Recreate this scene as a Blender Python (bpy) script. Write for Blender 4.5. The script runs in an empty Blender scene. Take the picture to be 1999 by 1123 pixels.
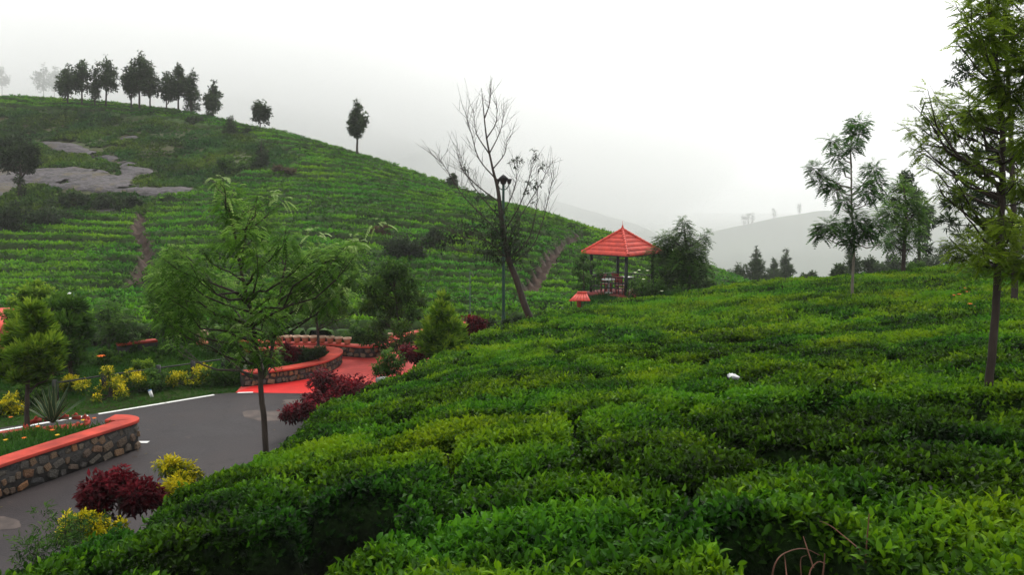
import bpy, math, random
import numpy as np
from mathutils import Vector
random.seed(7); rng = np.random.default_rng(11)
R = math.radians
scene = bpy.context.scene
COL = scene.collection

# ------------------------------------------------------------------ camera
FPX, W0, H0 = 1560.0, 1999.0, 1123.0      # focal length in photo pixels, photo size
PITCH = math.atan((H0/2 - 380.0)/FPX)     # eye level lies at row 380
CZ = 10.0                                 # eye height above datum
cam_d = bpy.data.cameras.new('camera'); cam = bpy.data.objects.new('camera', cam_d); COL.objects.link(cam)
cam_d.sensor_width = 36; cam_d.lens = FPX/W0*36; cam_d.clip_start = .05; cam_d.clip_end = 9000
cam.location = (0, 0, CZ); cam.rotation_euler = (math.pi/2 - PITCH, 0, 0)
scene.camera = cam
# ------------------------------------------------------------------ world, sun, exposure
SUN_EL, SUN_ROT = R(48), R(20)
world = bpy.data.worlds.new('World'); scene.world = world; world.use_nodes = True
nt = world.node_tree; nt.nodes.clear()
def wn(t): return nt.nodes.new(t)
sky = wn('ShaderNodeTexSky'); sky.sky_type = 'NISHITA'; sky.sun_disc = False
sky.sun_elevation = SUN_EL; sky.sun_rotation = SUN_ROT; sky.air_density = 1.5; sky.dust_density = 5
hs = wn('ShaderNodeHueSaturation'); hs.inputs['Saturation'].default_value = .12
nt.links.new(sky.outputs[0], hs.inputs['Color'])
sc_ = wn('ShaderNodeVectorMath'); sc_.operation = 'SCALE'; sc_.inputs['Scale'].default_value = .10
nt.links.new(hs.outputs[0], sc_.inputs[0])
tc = wn('ShaderNodeTexCoord'); mp = wn('ShaderNodeMapping'); mp.inputs['Scale'].default_value = (1, 1, 2.6)
nz = wn('ShaderNodeTexNoise'); nz.inputs['Scale'].default_value = 1.7; nz.inputs['Detail'].default_value = 4; nz.inputs['Roughness'].default_value = .45
nt.links.new(tc.outputs['Generated'], mp.inputs[0]); nt.links.new(mp.outputs[0], nz.inputs['Vector'])
cr = wn('ShaderNodeValToRGB'); cr.color_ramp.elements[0].position = .3; cr.color_ramp.elements[1].position = .7
cr.color_ramp.elements[0].color = (.76, .78, .79, 1); cr.color_ramp.elements[1].color = (1.06, 1.06, 1.055, 1)
nt.links.new(nz.outputs['Fac'], cr.inputs[0])
mx = wn('ShaderNodeMix'); mx.data_type = 'RGBA'; mx.inputs[0].default_value = .8
nt.links.new(sc_.outputs[0], mx.inputs[6]); nt.links.new(cr.outputs[0], mx.inputs[7])
bg = wn('ShaderNodeBackground'); bg.inputs['Strength'].default_value = 1.13
nt.links.new(mx.outputs[2], bg.inputs['Color'])
wo = wn('ShaderNodeOutputWorld'); nt.links.new(bg.outputs[0], wo.inputs['Surface'])
sun_d = bpy.data.lights.new('sun', 'SUN'); sun = bpy.data.objects.new('sun', sun_d); COL.objects.link(sun)
sun_d.energy = 1.5; sun_d.angle = R(24); sun_d.color = (1, .95, .86)
sun.rotation_euler = (math.pi/2 - SUN_EL, 0, math.pi - SUN_ROT)
sun.location = (0, 0, 60)
scene.view_settings.view_transform = 'Standard'; scene.view_settings.look = 'None'
scene.view_settings.exposure = .62; scene.view_settings.gamma = 1; scene.view_settings.use_curve_mapping = False
cy = scene.cycles
cy.max_bounces = 5; cy.diffuse_bounces = 2; cy.glossy_bounces = 1; cy.transmission_bounces = 3
cy.transparent_max_bounces = 4; cy.volume_bounces = 3; cy.use_denoising = True
cy.caustics_reflective = False; cy.caustics_refractive = False

# ------------------------------------------------------------------ helpers
cp, sp = math.cos(PITCH), math.sin(PITCH)
def P(px, py, Y):
    """world point seen at photo pixel (px,py) at forward distance Y"""
    u = (px - W0/2)/FPX; v = (H0/2 - py)/FPX
    dy = cp + v*sp; dz = -sp + v*cp
    k = Y/dy
    return np.array([u*k, Y, CZ + dz*k])
def G(px, py, z):
    """world point seen at pixel, on the level z (below the eye)"""
    u = (px - W0/2)/FPX; v = (H0/2 - py)/FPX
    dy = cp + v*sp; dz = -sp + v*cp
    k = (z - CZ)/dz
    return np.array([u*k, dy*k, z])
RZ = CZ - 5.3                                 # level of the road and garden plateau

def hash2(ix, iy, s):
    h = (ix.astype(np.int64)*374761393 + iy.astype(np.int64)*668265263 + s*69069) & 0x7fffffff
    h = (h ^ (h >> 13))*1274126177 & 0x7fffffff
    h = (h ^ (h >> 16))
    return (h & 0xffff)/65535.0
def vnoise(x, y, s=0):
    x = np.asarray(x, float); y = np.asarray(y, float)
    ix = np.floor(x); iy = np.floor(y); fx = x-ix; fy = y-iy
    fx = fx*fx*(3-2*fx); fy = fy*fy*(3-2*fy)
    a = hash2(ix, iy, s); b = hash2(ix+1, iy, s); c = hash2(ix, iy+1, s); d = hash2(ix+1, iy+1, s)
    return (a*(1-fx)+b*fx)*(1-fy) + (c*(1-fx)+d*fx)*fy
def fbm(x, y, s=0, o=3):
    t = 0; a = .5; n = 0
    for i in range(o):
        t = t + a*vnoise(np.asarray(x)*2**i, np.asarray(y)*2**i, s+i*7); n += a; a *= .5
    return t/n
def smooth(a, b, x):
    t = np.clip((x-a)/(b-a), 0, 1); return t*t*(3-2*t)
def worley(x, y, s=0):
    """distance to the nearest and second nearest jittered cell point"""
    ix = np.floor(x); iy = np.floor(y); d1 = np.full(np.shape(x), 9.); d2 = d1.copy()
    for a in (-1, 0, 1):
        for b in (-1, 0, 1):
            cx = ix+a; cy_ = iy+b
            px = cx+.5+.75*(hash2(cx, cy_, s)-.5); py = cy_+.5+.75*(hash2(cx, cy_, s+5)-.5)
            d = np.hypot(x-px, y-py)
            d2 = np.where(d < d1, d1, np.minimum(d2, d)); d1 = np.minimum(d1, d)
    return d1, d2
class TPS:
    def __init__(s, pts, reg=.02):
        pts = np.array(pts, float); s.p = pts[:, :2]/10; n = len(pts)
        K = s.k(np.linalg.norm(s.p[:, None]-s.p[None], axis=2)) + reg*np.eye(n)
        Q = np.c_[np.ones(n), s.p]
        A = np.block([[K, Q], [Q.T, np.zeros((3, 3))]])
        sol = np.linalg.solve(A, np.r_[pts[:, 2], 0, 0, 0]); s.w = sol[:n]; s.c = sol[n:]
    def k(s, r): return np.where(r > 1e-9, r*r*np.log(np.maximum(r, 1e-9)), 0)
    def __call__(s, X, Y):
        X = np.asarray(X, float); Y = np.asarray(Y, float); sh = X.shape
        q = np.c_[X.ravel(), Y.ravel()]/10; out = np.zeros(len(q))
        for i in range(0, len(q), 20000):
            c = q[i:i+20000]
            out[i:i+20000] = s.k(np.linalg.norm(c[:, None]-s.p[None], axis=2))@s.w + s.c[0] + c@s.c[1:]
        return out.reshape(sh)

def mesh_np(name, V, F, smooth_=False):
    """V (n,3), F list of (m,k) arrays"""
    me = bpy.data.meshes.new(name)
    V = np.asarray(V, np.float32)
    if not isinstance(F, list): F = [F]
    F = [np.asarray(f, np.int32) for f in F if len(f)]
    loops = np.concatenate([f.ravel() for f in F]); tot = np.concatenate([np.full(len(f), f.shape[1], np.int32) for f in F])
    st = np.concatenate([[0], np.cumsum(tot)[:-1]]).astype(np.int32)
    me.vertices.add(len(V)); me.vertices.foreach_set('co', V.ravel())
    me.loops.add(len(loops)); me.loops.foreach_set('vertex_index', loops)
    me.polygons.add(len(tot)); me.polygons.foreach_set('loop_start', st); me.polygons.foreach_set('loop_total', tot)
    me.update(calc_edges=True); me.validate()
    if smooth_: me.polygons.foreach_set('use_smooth', np.ones(len(tot), bool))
    return me
def fattr(me, name, arr, domain='POINT'):
    a = me.attributes.new(name, 'FLOAT', domain); a.data.foreach_set('value', np.asarray(arr, np.float32))
def cattr(me, name, arr):
    a = me.attributes.new(name, 'FLOAT_COLOR', 'POINT')
    c = np.ones((len(arr), 4), np.float32); c[:, :3] = arr; a.data.foreach_set('color', c.ravel())
def link(name, me, mat=None, parent=None, loc=None, kind=None):
    o = bpy.data.objects.new(name, me); COL.objects.link(o)
    if mat is not None:
        if isinstance(mat, (list, tuple)):
            for m in mat: me.materials.append(m)
        elif not me.materials: me.materials.append(mat)
    if parent is not None: o.parent = parent
    if loc is not None: o.location = loc
    if kind: o['kind'] = kind
    return o
def tag(o, label, cat, group=None):
    o['label'] = label; o['category'] = cat
    if group: o['group'] = group
    return o
def thing(name, label, cat, loc, group=None, rotz=0):
    o = bpy.data.objects.new(name, None); COL.objects.link(o); o.empty_display_size = .2
    o.location = loc; o.rotation_euler = (0, 0, rotz)
    return tag(o, label, cat, group)

class MB:
    """collects shapes into one mesh"""
    def __init__(s): s.V = []; s.F3 = []; s.F4 = []; s.n = 0; s.t = []
    def add(s, V, F, tint=None):
        V = np.asarray(V, float)
        F = np.asarray(F, int)
        (s.F3 if F.shape[1] == 3 else s.F4).append(F + s.n)
        s.V.append(V); s.n += len(V)
        s.t.append(np.full(len(V), .5) if tint is None else np.broadcast_to(tint, (len(V),)))
    def box(s, c, d, rz=0, taper=1.0):
        x, y, z = np.array(d)/2
        V = np.array([[-x, -y, -z], [x, -y, -z], [x, y, -z], [-x, y, -z], [-x*taper, -y*taper, z], [x*taper, -y*taper, z], [x*taper, y*taper, z], [-x*taper, y*taper, z]])
        cc, ss = math.cos(rz), math.sin(rz)
        V = V@np.array([[cc, ss, 0], [-ss, cc, 0], [0, 0, 1]]) + np.array(c)
        s.add(V, [[3, 2, 1, 0], [4, 5, 6, 7], [0, 1, 5, 4], [1, 2, 6, 5], [2, 3, 7, 6], [3, 0, 4, 7]])
    def tube(s, pts, rad, n=6, cap=True):
        pts = np.asarray(pts, float); m = len(pts); rad = np.broadcast_to(np.asarray(rad, float), (m,))
        T = np.gradient(pts, axis=0); T /= np.linalg.norm(T, axis=1)[:, None]+1e-9
        ref = np.array([1., 0, 0]) if abs(T[0][0]) < .8 else np.array([0, 1., 0])
        A = np.cross(T, ref); A /= np.linalg.norm(A, axis=1)[:, None]+1e-9; B = np.cross(T, A)
        th = np.arange(n)*2*math.pi/n
        V = (pts[:, None] + rad[:, None, None]*(np.cos(th)[None, :, None]*A[:, None] + np.sin(th)[None, :, None]*B[:, None])).reshape(-1, 3)
        i = np.arange(m-1)[:, None]*n; j = np.arange(n)[None]; k = (j+1) % n
        F = np.stack([i+j, i+k, i+n+k, i+n+j], -1).reshape(-1, 4)
        s.add(V, F)
        if cap:
            V2 = np.r_[V[:n], [pts[0]], V[-n:], [pts[-1]]]
            jj = np.arange(n); kk = (jj+1) % n
            s.add(V2, np.r_[np.c_[kk, jj, np.full(n, n)], np.c_[jj+n+1, kk+n+1, np.full(n, 2*n+1)]])
    def lathe(s, prof, c=(0, 0, 0), n=12):
        prof = np.array(prof, float); th = np.arange(n)*2*math.pi/n; m = len(prof)
        V = np.stack([prof[:, 0][:, None]*np.cos(th), prof[:, 0][:, None]*np.sin(th), np.repeat(prof[:, 1][:, None], n, 1)], -1).reshape(-1, 3)+np.array(c)
        i = np.arange(m-1)[:, None]*n; j = np.arange(n)[None]; k = (j+1) % n
        s.add(V, np.stack([i+j, i+k, i+n+k, i+n+j], -1).reshape(-1, 4))
    def mesh(s, name, sm=False, tint=False):
        V = np.concatenate(s.V); F = []
        if s.F4: F.append(np.concatenate(s.F4))
        if s.F3: F.append(np.concatenate(s.F3))
        me = mesh_np(name, V, F, sm)
        if tint: fattr(me, 'tint', np.concatenate(s.t))
        return me
    def build(s, name, mat, parent=None, loc=None, sm=False, tint=False, kind=None):
        return link(name, s.mesh(name, sm, tint), mat, parent, loc, kind)

# ------------------------------------------------------------------ materials
def newmat(name):
    m = bpy.data.materials.new(name); m.use_nodes = True; t = m.node_tree; t.nodes.clear()
    return m, t
def ramp(t, fac, stops):
    r = t.nodes.new('ShaderNodeValToRGB'); e = r.color_ramp.elements
    while len(e) < len(stops): e.new(.5)
    for el, (p, c) in zip(e, stops): el.position = p; el.color = (*c, 1)
    t.links.new(fac, r.inputs[0]); return r.outputs[0]
def noise(t, scale, detail=4, rough=.55, vec=None, stretch=None):
    n = t.nodes.new('ShaderNodeTexNoise'); n.inputs['Scale'].default_value = scale
    n.inputs['Detail'].default_value = detail; n.inputs['Roughness'].default_value = rough
    if vec is None:
        g = t.nodes.new('ShaderNodeTexCoord'); vec = g.outputs['Object']
    if stretch:
        mm = t.nodes.new('ShaderNodeMapping'); mm.inputs['Scale'].default_value = stretch
        t.links.new(vec, mm.inputs[0]); vec = mm.outputs[0]
    t.links.new(vec, n.inputs['Vector']); return n.outputs['Fac']
def out(t, sh):
    o = t.nodes.new('ShaderNodeOutputMaterial'); t.links.new(sh, o.inputs['Surface'])
def pbsdf(t, col, rough=.8, spec=.3, metal=0, bump=None, bd=.02):
    b = t.nodes.new('ShaderNodeBsdfPrincipled')
    if isinstance(col, tuple): b.inputs['Base Color'].default_value = (*col, 1)
    else: t.links.new(col, b.inputs['Base Color'])
    b.inputs['Roughness'].default_value = rough; b.inputs['Specular IOR Level'].default_value = spec
    b.inputs['Metallic'].default_value = metal
    if bump is not None:
        n = t.nodes.new('ShaderNodeBump'); n.inputs['Distance'].default_value = bd; n.inputs['Strength'].default_value = .8
        t.links.new(bump, n.inputs['Height']); t.links.new(n.outputs[0], b.inputs['Normal'])
    return b
def mix(t, f, a, b, mode='MIX'):
    m = t.nodes.new('ShaderNodeMix'); m.data_type = 'RGBA'; m.blend_type = mode
    for s, v in ((m.inputs[0], f), (m.inputs[6], a), (m.inputs[7], b)):
        if isinstance(v, (int, float)): s.default_value = v
        elif isinstance(v, tuple): s.default_value = (*v, 1)
        else: t.links.new(v, s)
    return m.outputs[2]
def leafmat(name, stops, inst=False, rough=.55, spec=.09, trans=.36):
    m, t = newmat(name)
    a = t.nodes.new('ShaderNodeAttribute'); a.attribute_name = 'tint'
    if inst: a.attribute_type = 'INSTANCER'
    f = a.outputs['Fac']
    if inst:   # leaves of one shoot differ a little too
        b2 = t.nodes.new('ShaderNodeAttribute'); b2.attribute_name = 'leaf'
        ad = t.nodes.new('ShaderNodeMath'); ad.operation = 'MULTIPLY_ADD'; ad.inputs[1].default_value = 1
        t.links.new(f, ad.inputs[0]); 
        sb = t.nodes.new('ShaderNodeMath'); sb.operation = 'MULTIPLY'; sb.inputs[1].default_value = .35
        t.links.new(b2.outputs['Fac'], sb.inputs[0]); t.links.new(sb.outputs[0], ad.inputs[2]); f = ad.outputs[0]
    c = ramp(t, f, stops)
    if inst:
        ge = t.nodes.new('ShaderNodeNewGeometry')
        hn = noise(t, .55 if name == 'tea_leaf' else .16, 5, .6, vec=ge.outputs['Position'])
        c = mix(t, 1.0, c, ramp(t, hn, [(.38, (.45, .84, 1.7)), (.52, (.80, .96, 1)), (.66, (1.10, 1.02, .9))]), 'MULTIPLY')
    b = pbsdf(t, c, rough, spec)
    tr = t.nodes.new('ShaderNodeBsdfTranslucent'); t.links.new(c, tr.inputs['Color'])
    ms = t.nodes.new('ShaderNodeMixShader'); ms.inputs[0].default_value = trans
    t.links.new(b.outputs[0], ms.inputs[1]); t.links.new(tr.outputs[0], ms.inputs[2]); out(t, ms.outputs[0])
    return m
def simple(name, c1, c2=None, scale=3, rough=.8, spec=.3, bump=0, metal=0, stretch=None, detail=4):
    m, t = newmat(name)
    if c2 is None: c2 = tuple(x*.8 for x in c1)
    n = noise(t, scale, detail, stretch=stretch)
    col = ramp(t, n, [(.32, c2), (.68, c1)])
    out(t, pbsdf(t, col, rough, spec, metal, n if bump else None, bump).outputs[0]); return m

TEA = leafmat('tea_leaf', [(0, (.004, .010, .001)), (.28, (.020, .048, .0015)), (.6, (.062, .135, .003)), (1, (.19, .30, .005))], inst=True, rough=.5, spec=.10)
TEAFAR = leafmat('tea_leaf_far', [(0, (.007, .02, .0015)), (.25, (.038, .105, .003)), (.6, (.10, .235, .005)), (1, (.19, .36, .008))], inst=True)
SCRUBM = leafmat('scrub_leaf', [(0, (.010, .022, .003)), (.45, (.045, .088, .008)), (1, (.14, .21, .02))], inst=True)
GRASSM = leafmat('grass_blade', [(0, (.012, .035, .005)), (.5, (.035, .10, .008)), (1, (.09, .20, .02))], inst=True)
FEATH = leafmat('feathery_leaf', [(0, (.022, .065, .006)), (.35, (.07, .175, .012)), (.7, (.16, .32, .028)), (1, (.36, .50, .14))], trans=.45)
FEATHR = leafmat('acacia_leaf', [(0, (.04, .07, .005)), (.35, (.13, .21, .012)), (1, (.34, .46, .03))], trans=.55)
YGREEN = leafmat('yellow_green_leaf', [(0, (.03, .07, .006)), (.4, (.10, .20, .012)), (1, (.30, .42, .03))], trans=.4)
MIDG = leafmat('mid_green_leaf', [(0, (.012, .035, .006)), (.4, (.04, .10, .012)), (1, (.11, .22, .022))])
DARKG = leafmat('dark_leaf', [(0, (.010, .018, .008)), (.5, (.022, .042, .014)), (1, (.05, .085, .025))])
PINEM = leafmat('pine_needle', [(0, (.014, .028, .010)), (.5, (.035, .062, .022)), (1, (.085, .14, .042))])
BLUEG = leafmat('blue_green_leaf', [(0, (.015, .05, .008)), (.4, (.05, .15, .018)), (1, (.16, .33, .05))], trans=.5)
PURPLE = leafmat('purple_leaf', [(0, (.02, .003, .005)), (.5, (.075, .006, .010)), (1, (.24, .014, .025))], trans=.25)
GOLD = leafmat('golden_leaf', [(0, (.03, .06, .004)), (.28, (.12, .17, .005)), (.5, (.42, .38, .007)), (1, (.80, .62, .012))], trans=.25)
BROWNL = leafmat('brown_leaf', [(0, (.03, .02, .012)), (1, (.10, .065, .035))])
BARK = simple('bark', (.045, .031, .024), (.018, .012, .010), 14, bump=.02, stretch=(1, 1, .25))
BARKP = simple('pale_bark', (.20, .17, .14), (.09, .075, .06), 14, bump=.02, stretch=(1, 1, .25))
TWIG = simple('bare_twig', (.17, .075, .045), (.08, .035, .022), 10)
REDP = simple('red_paint', (.56, .07, .045), (.27, .04, .03), 2.2, rough=.75, spec=.15, bump=.004, detail=9)
REDR = simple('red_roof_tile', (.64, .075, .048), (.36, .042, .034), 3, rough=.6, spec=.2, bump=.01, detail=8)
def stone_mat():
    m, t = newmat('wall_stone')
    oi = t.nodes.new('ShaderNodeObjectInfo')
    base = ramp(t, oi.outputs['Random'], [(0, (.05, .05, .055)), (.3, (.13, .115, .10)), (.5, (.20, .12, .07)), (.66, (.08, .078, .075)), (.82, (.27, .12, .05)), (1, (.20, .18, .15))])
    n = noise(t, 9, 6); c = mix(t, 1.0, base, ramp(t, n, [(.3, (.45, .45, .45)), (.7, (1.25, 1.2, 1.1))]), 'MULTIPLY')
    out(t, pbsdf(t, c, .85, .25, bump=n, bd=.03).outputs[0]); return m
STONE = stone_mat()
MORTAR = simple('mortar', (.04, .037, .035), (.022, .02, .02), 12, bump=.02)
DARKMETAL = simple('dark_metal', (.02, .02, .022), (.012, .012, .014), 8, rough=.5)
GREENMETAL = simple('green_metal', (.02, .06, .045), (.012, .04, .03), 8, rough=.45)

# instancing node group
def scatter(name, pts, rots, scl, tint, templates, mat, parent=None, label=None, kind='stuff'):
    me = bpy.data.meshes.new(name); me.vertices.add(len(pts)); me.vertices.foreach_set('co', np.asarray(pts, np.float32).ravel())
    a = me.attributes.new('rot', 'FLOAT_VECTOR', 'POINT'); a.data.foreach_set('vector', np.asarray(rots, np.float32).ravel())
    fattr(me, 'scl', scl); fattr(me, 'tint', tint)
    me.materials.append(mat)
    c = bpy.data.collections.new(name+'_source')
    for tm in templates:
        if not tm.materials: tm.materials.append(mat)
        c.objects.link(bpy.data.objects.new(name+'_piece', tm))
    g = bpy.data.node_groups.new(name+'_nodes', 'GeometryNodeTree')
    g.interface.new_socket('Geometry', in_out='INPUT', socket_type='NodeSocketGeometry')
    g.interface.new_socket('Geometry', in_out='OUTPUT', socket_type='NodeSocketGeometry')
    N = g.nodes.new; L = g.links.new
    gi = N('NodeGroupInput'); go = N('NodeGroupOutput')
    ci = N('GeometryNodeCollectionInfo'); ci.inputs['Collection'].default_value = c; ci.inputs['Separate Children'].default_value = True
    ip = N('GeometryNodeInstanceOnPoints'); ip.inputs['Pick Instance'].default_value = True
    def na(n, t):
        x = N('GeometryNodeInputNamedAttribute'); x.data_type = t; x.inputs['Name'].default_value = n; return x.outputs['Attribute']
    er = N('FunctionNodeEulerToRotation'); L(na('rot', 'FLOAT_VECTOR'), er.inputs[0])
    ri = N('FunctionNodeRandomValue'); ri.data_type = 'INT'
    for s in ri.inputs:
        if s.name == 'Min' and s.type == 'INT': s.default_value = 0
        if s.name == 'Max' and s.type == 'INT': s.default_value = len(templates)-1
    L(gi.outputs[0], ip.inputs['Points']); L(ci.outputs[0], ip.inputs['Instance'])
    L([o for o in ri.outputs if o.type == 'INT'][0], ip.inputs['Instance Index'])
    L(er.outputs[0], ip.inputs['Rotation']); L(na('scl', 'FLOAT'), ip.inputs['Scale'])
    L(ip.outputs[0], go.inputs[0])
    o = bpy.data.objects.new(name, me); COL.objects.link(o)
    md = o.modifiers.new('scatter', 'NODES'); md.node_group = g
    o['kind'] = kind
    if parent is not None: o.parent = parent
    if label: o['label'] = label
    return o

def leaf_quads(O, D, U, L, Wd, fold=.25, droop=.15):
    """leaves: origins O, directions D, up-ish vectors U. 6 vertices, 4 triangles as 2 quads... returns V,F"""
    D = D/(np.linalg.norm(D, axis=1)[:, None]+1e-9)
    S = np.cross(D, U); S /= np.linalg.norm(S, axis=1)[:, None]+1e-9
    N = np.cross(S, D)
    L = np.broadcast_to(L, (len(O),))[:, None]; Wd = np.broadcast_to(Wd, (len(O),))[:, None]
    pts = [O]
    for f, w_, dr in ((.30, .46, .0), (.66, .40, .35)):
        c = O + D*L*f + N*L*(.05-droop*dr)
        pts += [c - S*Wd*w_ + N*Wd*fold, c, c + S*Wd*w_ + N*Wd*fold]
    pts.append(O + D*L - N*L*droop)
    V = np.stack(pts, 1).reshape(-1, 3); i = np.arange(len(O))[:, None]*8
    return V, [np.concatenate([i+np.array([[0, 2, 1]]), i+np.array([[0, 3, 2]]), i+np.array([[4, 5, 7]]), i+np.array([[5, 6, 7]])]),
               np.concatenate([i+np.array([[1, 2, 5, 4]]), i+np.array([[2, 3, 6, 5]])])]
def diamond(O, D, U, L, Wd, droop=.1):
    D = D/(np.linalg.norm(D, axis=1)[:, None]+1e-9)
    S = np.cross(D, U); S /= np.linalg.norm(S, axis=1)[:, None]+1e-9
    N = np.cross(S, D)
    L = np.broadcast_to(L, (len(O),))[:, None]; Wd = np.broadcast_to(Wd, (len(O),))[:, None]
    V = np.stack([O, O+D*L*.45-S*Wd*.5, O+D*L-N*L*droop, O+D*L*.45+S*Wd*.5], 1).reshape(-1, 3)
    F = np.arange(len(O))[:, None]*4+np.array([[0, 3, 2, 1]])
    return V, F
def unit(n, flat=1.0):
    v = rng.normal(size=(n, 3)); v[:, 2] *= flat; return v/np.linalg.norm(v, axis=1)[:, None]

def shoot(name, nl, L, up0, up1, wr=.4, spread=.03, h=.05):
    """template: a little bunch of leaves"""
    az = np.arange(nl)*2.4+rng.uniform(0, .8, nl); el = np.linspace(up0, up1, nl)+rng.normal(0, .15, nl)
    D = np.c_[np.cos(az)*np.cos(el), np.sin(az)*np.cos(el), np.sin(el)]
    O = np.c_[rng.normal(0, spread, nl), rng.normal(0, spread, nl), np.linspace(-.3*h, h, nl)]
    Ls = L*rng.uniform(.7, 1.15, nl)
    V, F = leaf_quads(O, D, np.tile([0, 0, 1.], (nl, 1)), Ls, Ls*wr)
    me = mesh_np(name, V, F); fattr(me, 'leaf', np.repeat(np.linspace(-.7, .9, nl)+rng.normal(0, .3, nl), 8))
    return me

# ------------------------------------------------------------------ far tea hill
hc = []
def hadd(px, py, Y): hc.append(P(px, py, Y))
for px in (-700, -300, 0, 300, 600, 900):
    for py, Y in ((645, 40), (600, 48), (555, 56), (500, 62), (450, 68.5)): hadd(px, py, Y)
for px in (-700, -300, 0, 250, 500, 750): hadd(px, 380, 81)
for px in (-700, -300, 0, 250, 480): hadd(px, 300, 98)
for px in (-700, -300, 0, 200, 380): hadd(px, 240, 111)
for px, py, Y in ((1080, 610, 48), (1080, 560, 56), (1080, 500, 66), (1200, 600, 50), (1200, 520, 64), (900, 400, 84), (1300, 560, 62), (1400, 590, 58), (1500, 620, 58)): hadd(px, py, Y)
skyl = [(-900, 190, 119), (-400, 192, 119), (0, 200, 119), (120, 204, 119), (210, 210, 118), (330, 224, 117), (420, 240, 115), (500, 262, 112), (560, 276, 109), (640, 297, 106),
        (700, 315, 103), (800, 346, 98), (900, 382, 93), (1000, 412, 89), (1080, 433, 86), (1130, 453, 83), (1190, 472, 80), (1290, 505, 76), (1380, 540, 72), (1450, 565, 70)]
for px, py, Y in skyl:
    p = P(px, py, Y); hc.append(p); u = p[0]/p[1]
    hc.append([u*(Y+18), Y+18, p[2]-3.5]); hc.append([u*(Y+60), Y+60, p[2]-22])
FH0 = TPS(hc, .05)
def FH(X, Y): return FH0(X, Y) + (fbm(X/9, Y/9, 3)-.5)*.9*smooth(40, 70, Y)
def hill_hit(px, py, f=FH, y0=34, y1=150):
    Ys = np.linspace(y0, y1, 1200); pts = np.array([P(px, py, Y) for Y in Ys[::8]])
    z = f(pts[:, 0], pts[:, 1]); i = np.argmax(pts[:, 2] < z)
    return np.array([pts[i, 0], pts[i, 1], z[i]])
def px_of(X, Y, Z):
    d = Y*cp - (Z-CZ)*sp; v = (Y*sp + (Z-CZ)*cp)
    return W0/2 + FPX*X/d, H0/2 - FPX*v/d
def inpoly(x, y, poly):
    poly = np.array(poly); ins = np.zeros(np.shape(x), bool); n = len(poly); j = n-1
    for i in range(n):
        xi, yi = poly[i]; xj, yj = poly[j]
        c = ((yi > y) != (yj > y)) & (x < (xj-xi)*(y-yi)/(yj-yi+1e-12)+xi); ins ^= c; j = i
    return ins
def pdist(X, Y, poly, closed=True):
    poly = np.array(poly); d = np.full(np.shape(X), 1e9); n = len(poly)
    for i in range(n if closed else n-1):
        a = poly[i]; b = poly[(i+1) % n]; ab = b-a
        t = np.clip(((X-a[0])*ab[0]+(Y-a[1])*ab[1])/(ab@ab+1e-12), 0, 1)
        d = np.minimum(d, np.hypot(X-a[0]-t*ab[0], Y-a[1]-t*ab[1]))
    return d
def hpoly(pl): return [hill_hit(*p)[:2] for p in pl]
SCRUBP = hpoly([(-500, 222), (0, 214), (200, 226), (400, 252), (470, 268), (560, 300), (600, 320), (560, 345), (480, 350), (430, 380), (300, 398), (310, 420), (130, 440), (100, 460), (-100, 460), (-500, 460)])
PATHH = [hill_hit(*p)[:2] for p in ((1146, 474), (1118, 482), (1085, 505), (1070, 530), (1050, 560), (1030, 590))]
PATHL = [hill_hit(*p)[:2] for p in ((295, 400), (275, 440), (268, 470), (285, 500), (290, 520), (275, 550), (262, 580))]
def far_profile(X, Y):
    """terraced tea rows: canopy height 0..1 and the step height of the terrace"""
    s = (Y + .10*X + 4.2*fbm(X/17, Y/17, 31) + 1.3*fbm(X/4, Y/4, 33))
    row = s/2.15; rid = np.floor(row); fr = row-rid
    seg = np.floor(X/7+hash2(rid, rid*0, 2)*5)
    st = .15+.85*hash2(rid, seg, 4)**.8              # how strongly this stretch is stepped
    open_ = smooth(.0, .11, fr)*(1-.8*smooth(.95, 1, fr))
    sh = fbm(X/5, Y/5, 35)
    ridge = 1-(1-open_)*np.clip(st*1.1, 0, 1)
    half = np.abs(fr-.5); mid = 1-.55*(1-smooth(0, .05, half))*smooth(.5, .62, fbm(X/4, rid, 36))
    c1, c2 = worley(X/1.15+rid*7.3, row*2.0, 41); cell = smooth(0, .22, c2-c1)
    h = ridge*mid*(.52+.48*cell)
    w = np.clip(pdist(X, Y, PATHH, False)+.4*(fbm(X, Y, 8)-.5), 0, None); h = h*smooth(.25, .8, w)
    w2 = np.clip(pdist(X, Y, PATHL, False)+.6*(fbm(X, Y, 9)-.5), 0, None); h = h*smooth(.1, .6, w2)
    return h, (.5-fr)*st*.85
def fan(u0, u1, nu, Y0, Y1, ny, power=1.0):
    t = np.linspace(0, 1, ny)
    Yv = Y0*(Y1/Y0)**t if power == 0 else Y0+(Y1-Y0)*t**power
    u = np.linspace(u0, u1, nu); U, Yg = np.meshgrid(u, Yv); X = U*(Yg+4)
    i = np.arange(ny-1)[:, None]*nu; j = np.arange(nu-1)[None]
    F = np.stack([i+j, i+j+1, i+j+1+nu, i+j+nu], -1).reshape(-1, 4)
    return X.ravel(), Yg.ravel(), F
X, Y, F = fan(-.92, .42, 620, 36, 128, 560)
z = FH(X, Y); scrub = inpoly(X, Y, SCRUBP); sd = pdist(X, Y, SCRUBP)
scr = np.where(scrub, smooth(0, 1.5, sd), 0)
h, stp = far_profile(X, Y)
z2 = z - .12 + (1-scr)*(.8*h+stp) + scr*.5*fbm(X/1.7, Y/1.7, 12)
soil = np.array([.055, .035, .025]); green = np.array([.035, .085, .010]); dgreen = np.array([.02, .032, .012])
col = soil[None]*.25*(1-h)[:, None]+green[None]*.8*(h**2)[:, None]  # gaps between rows darkened in the colour as painted shade
n5 = fbm(X/5, Y/5, 15)[:, None]
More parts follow.
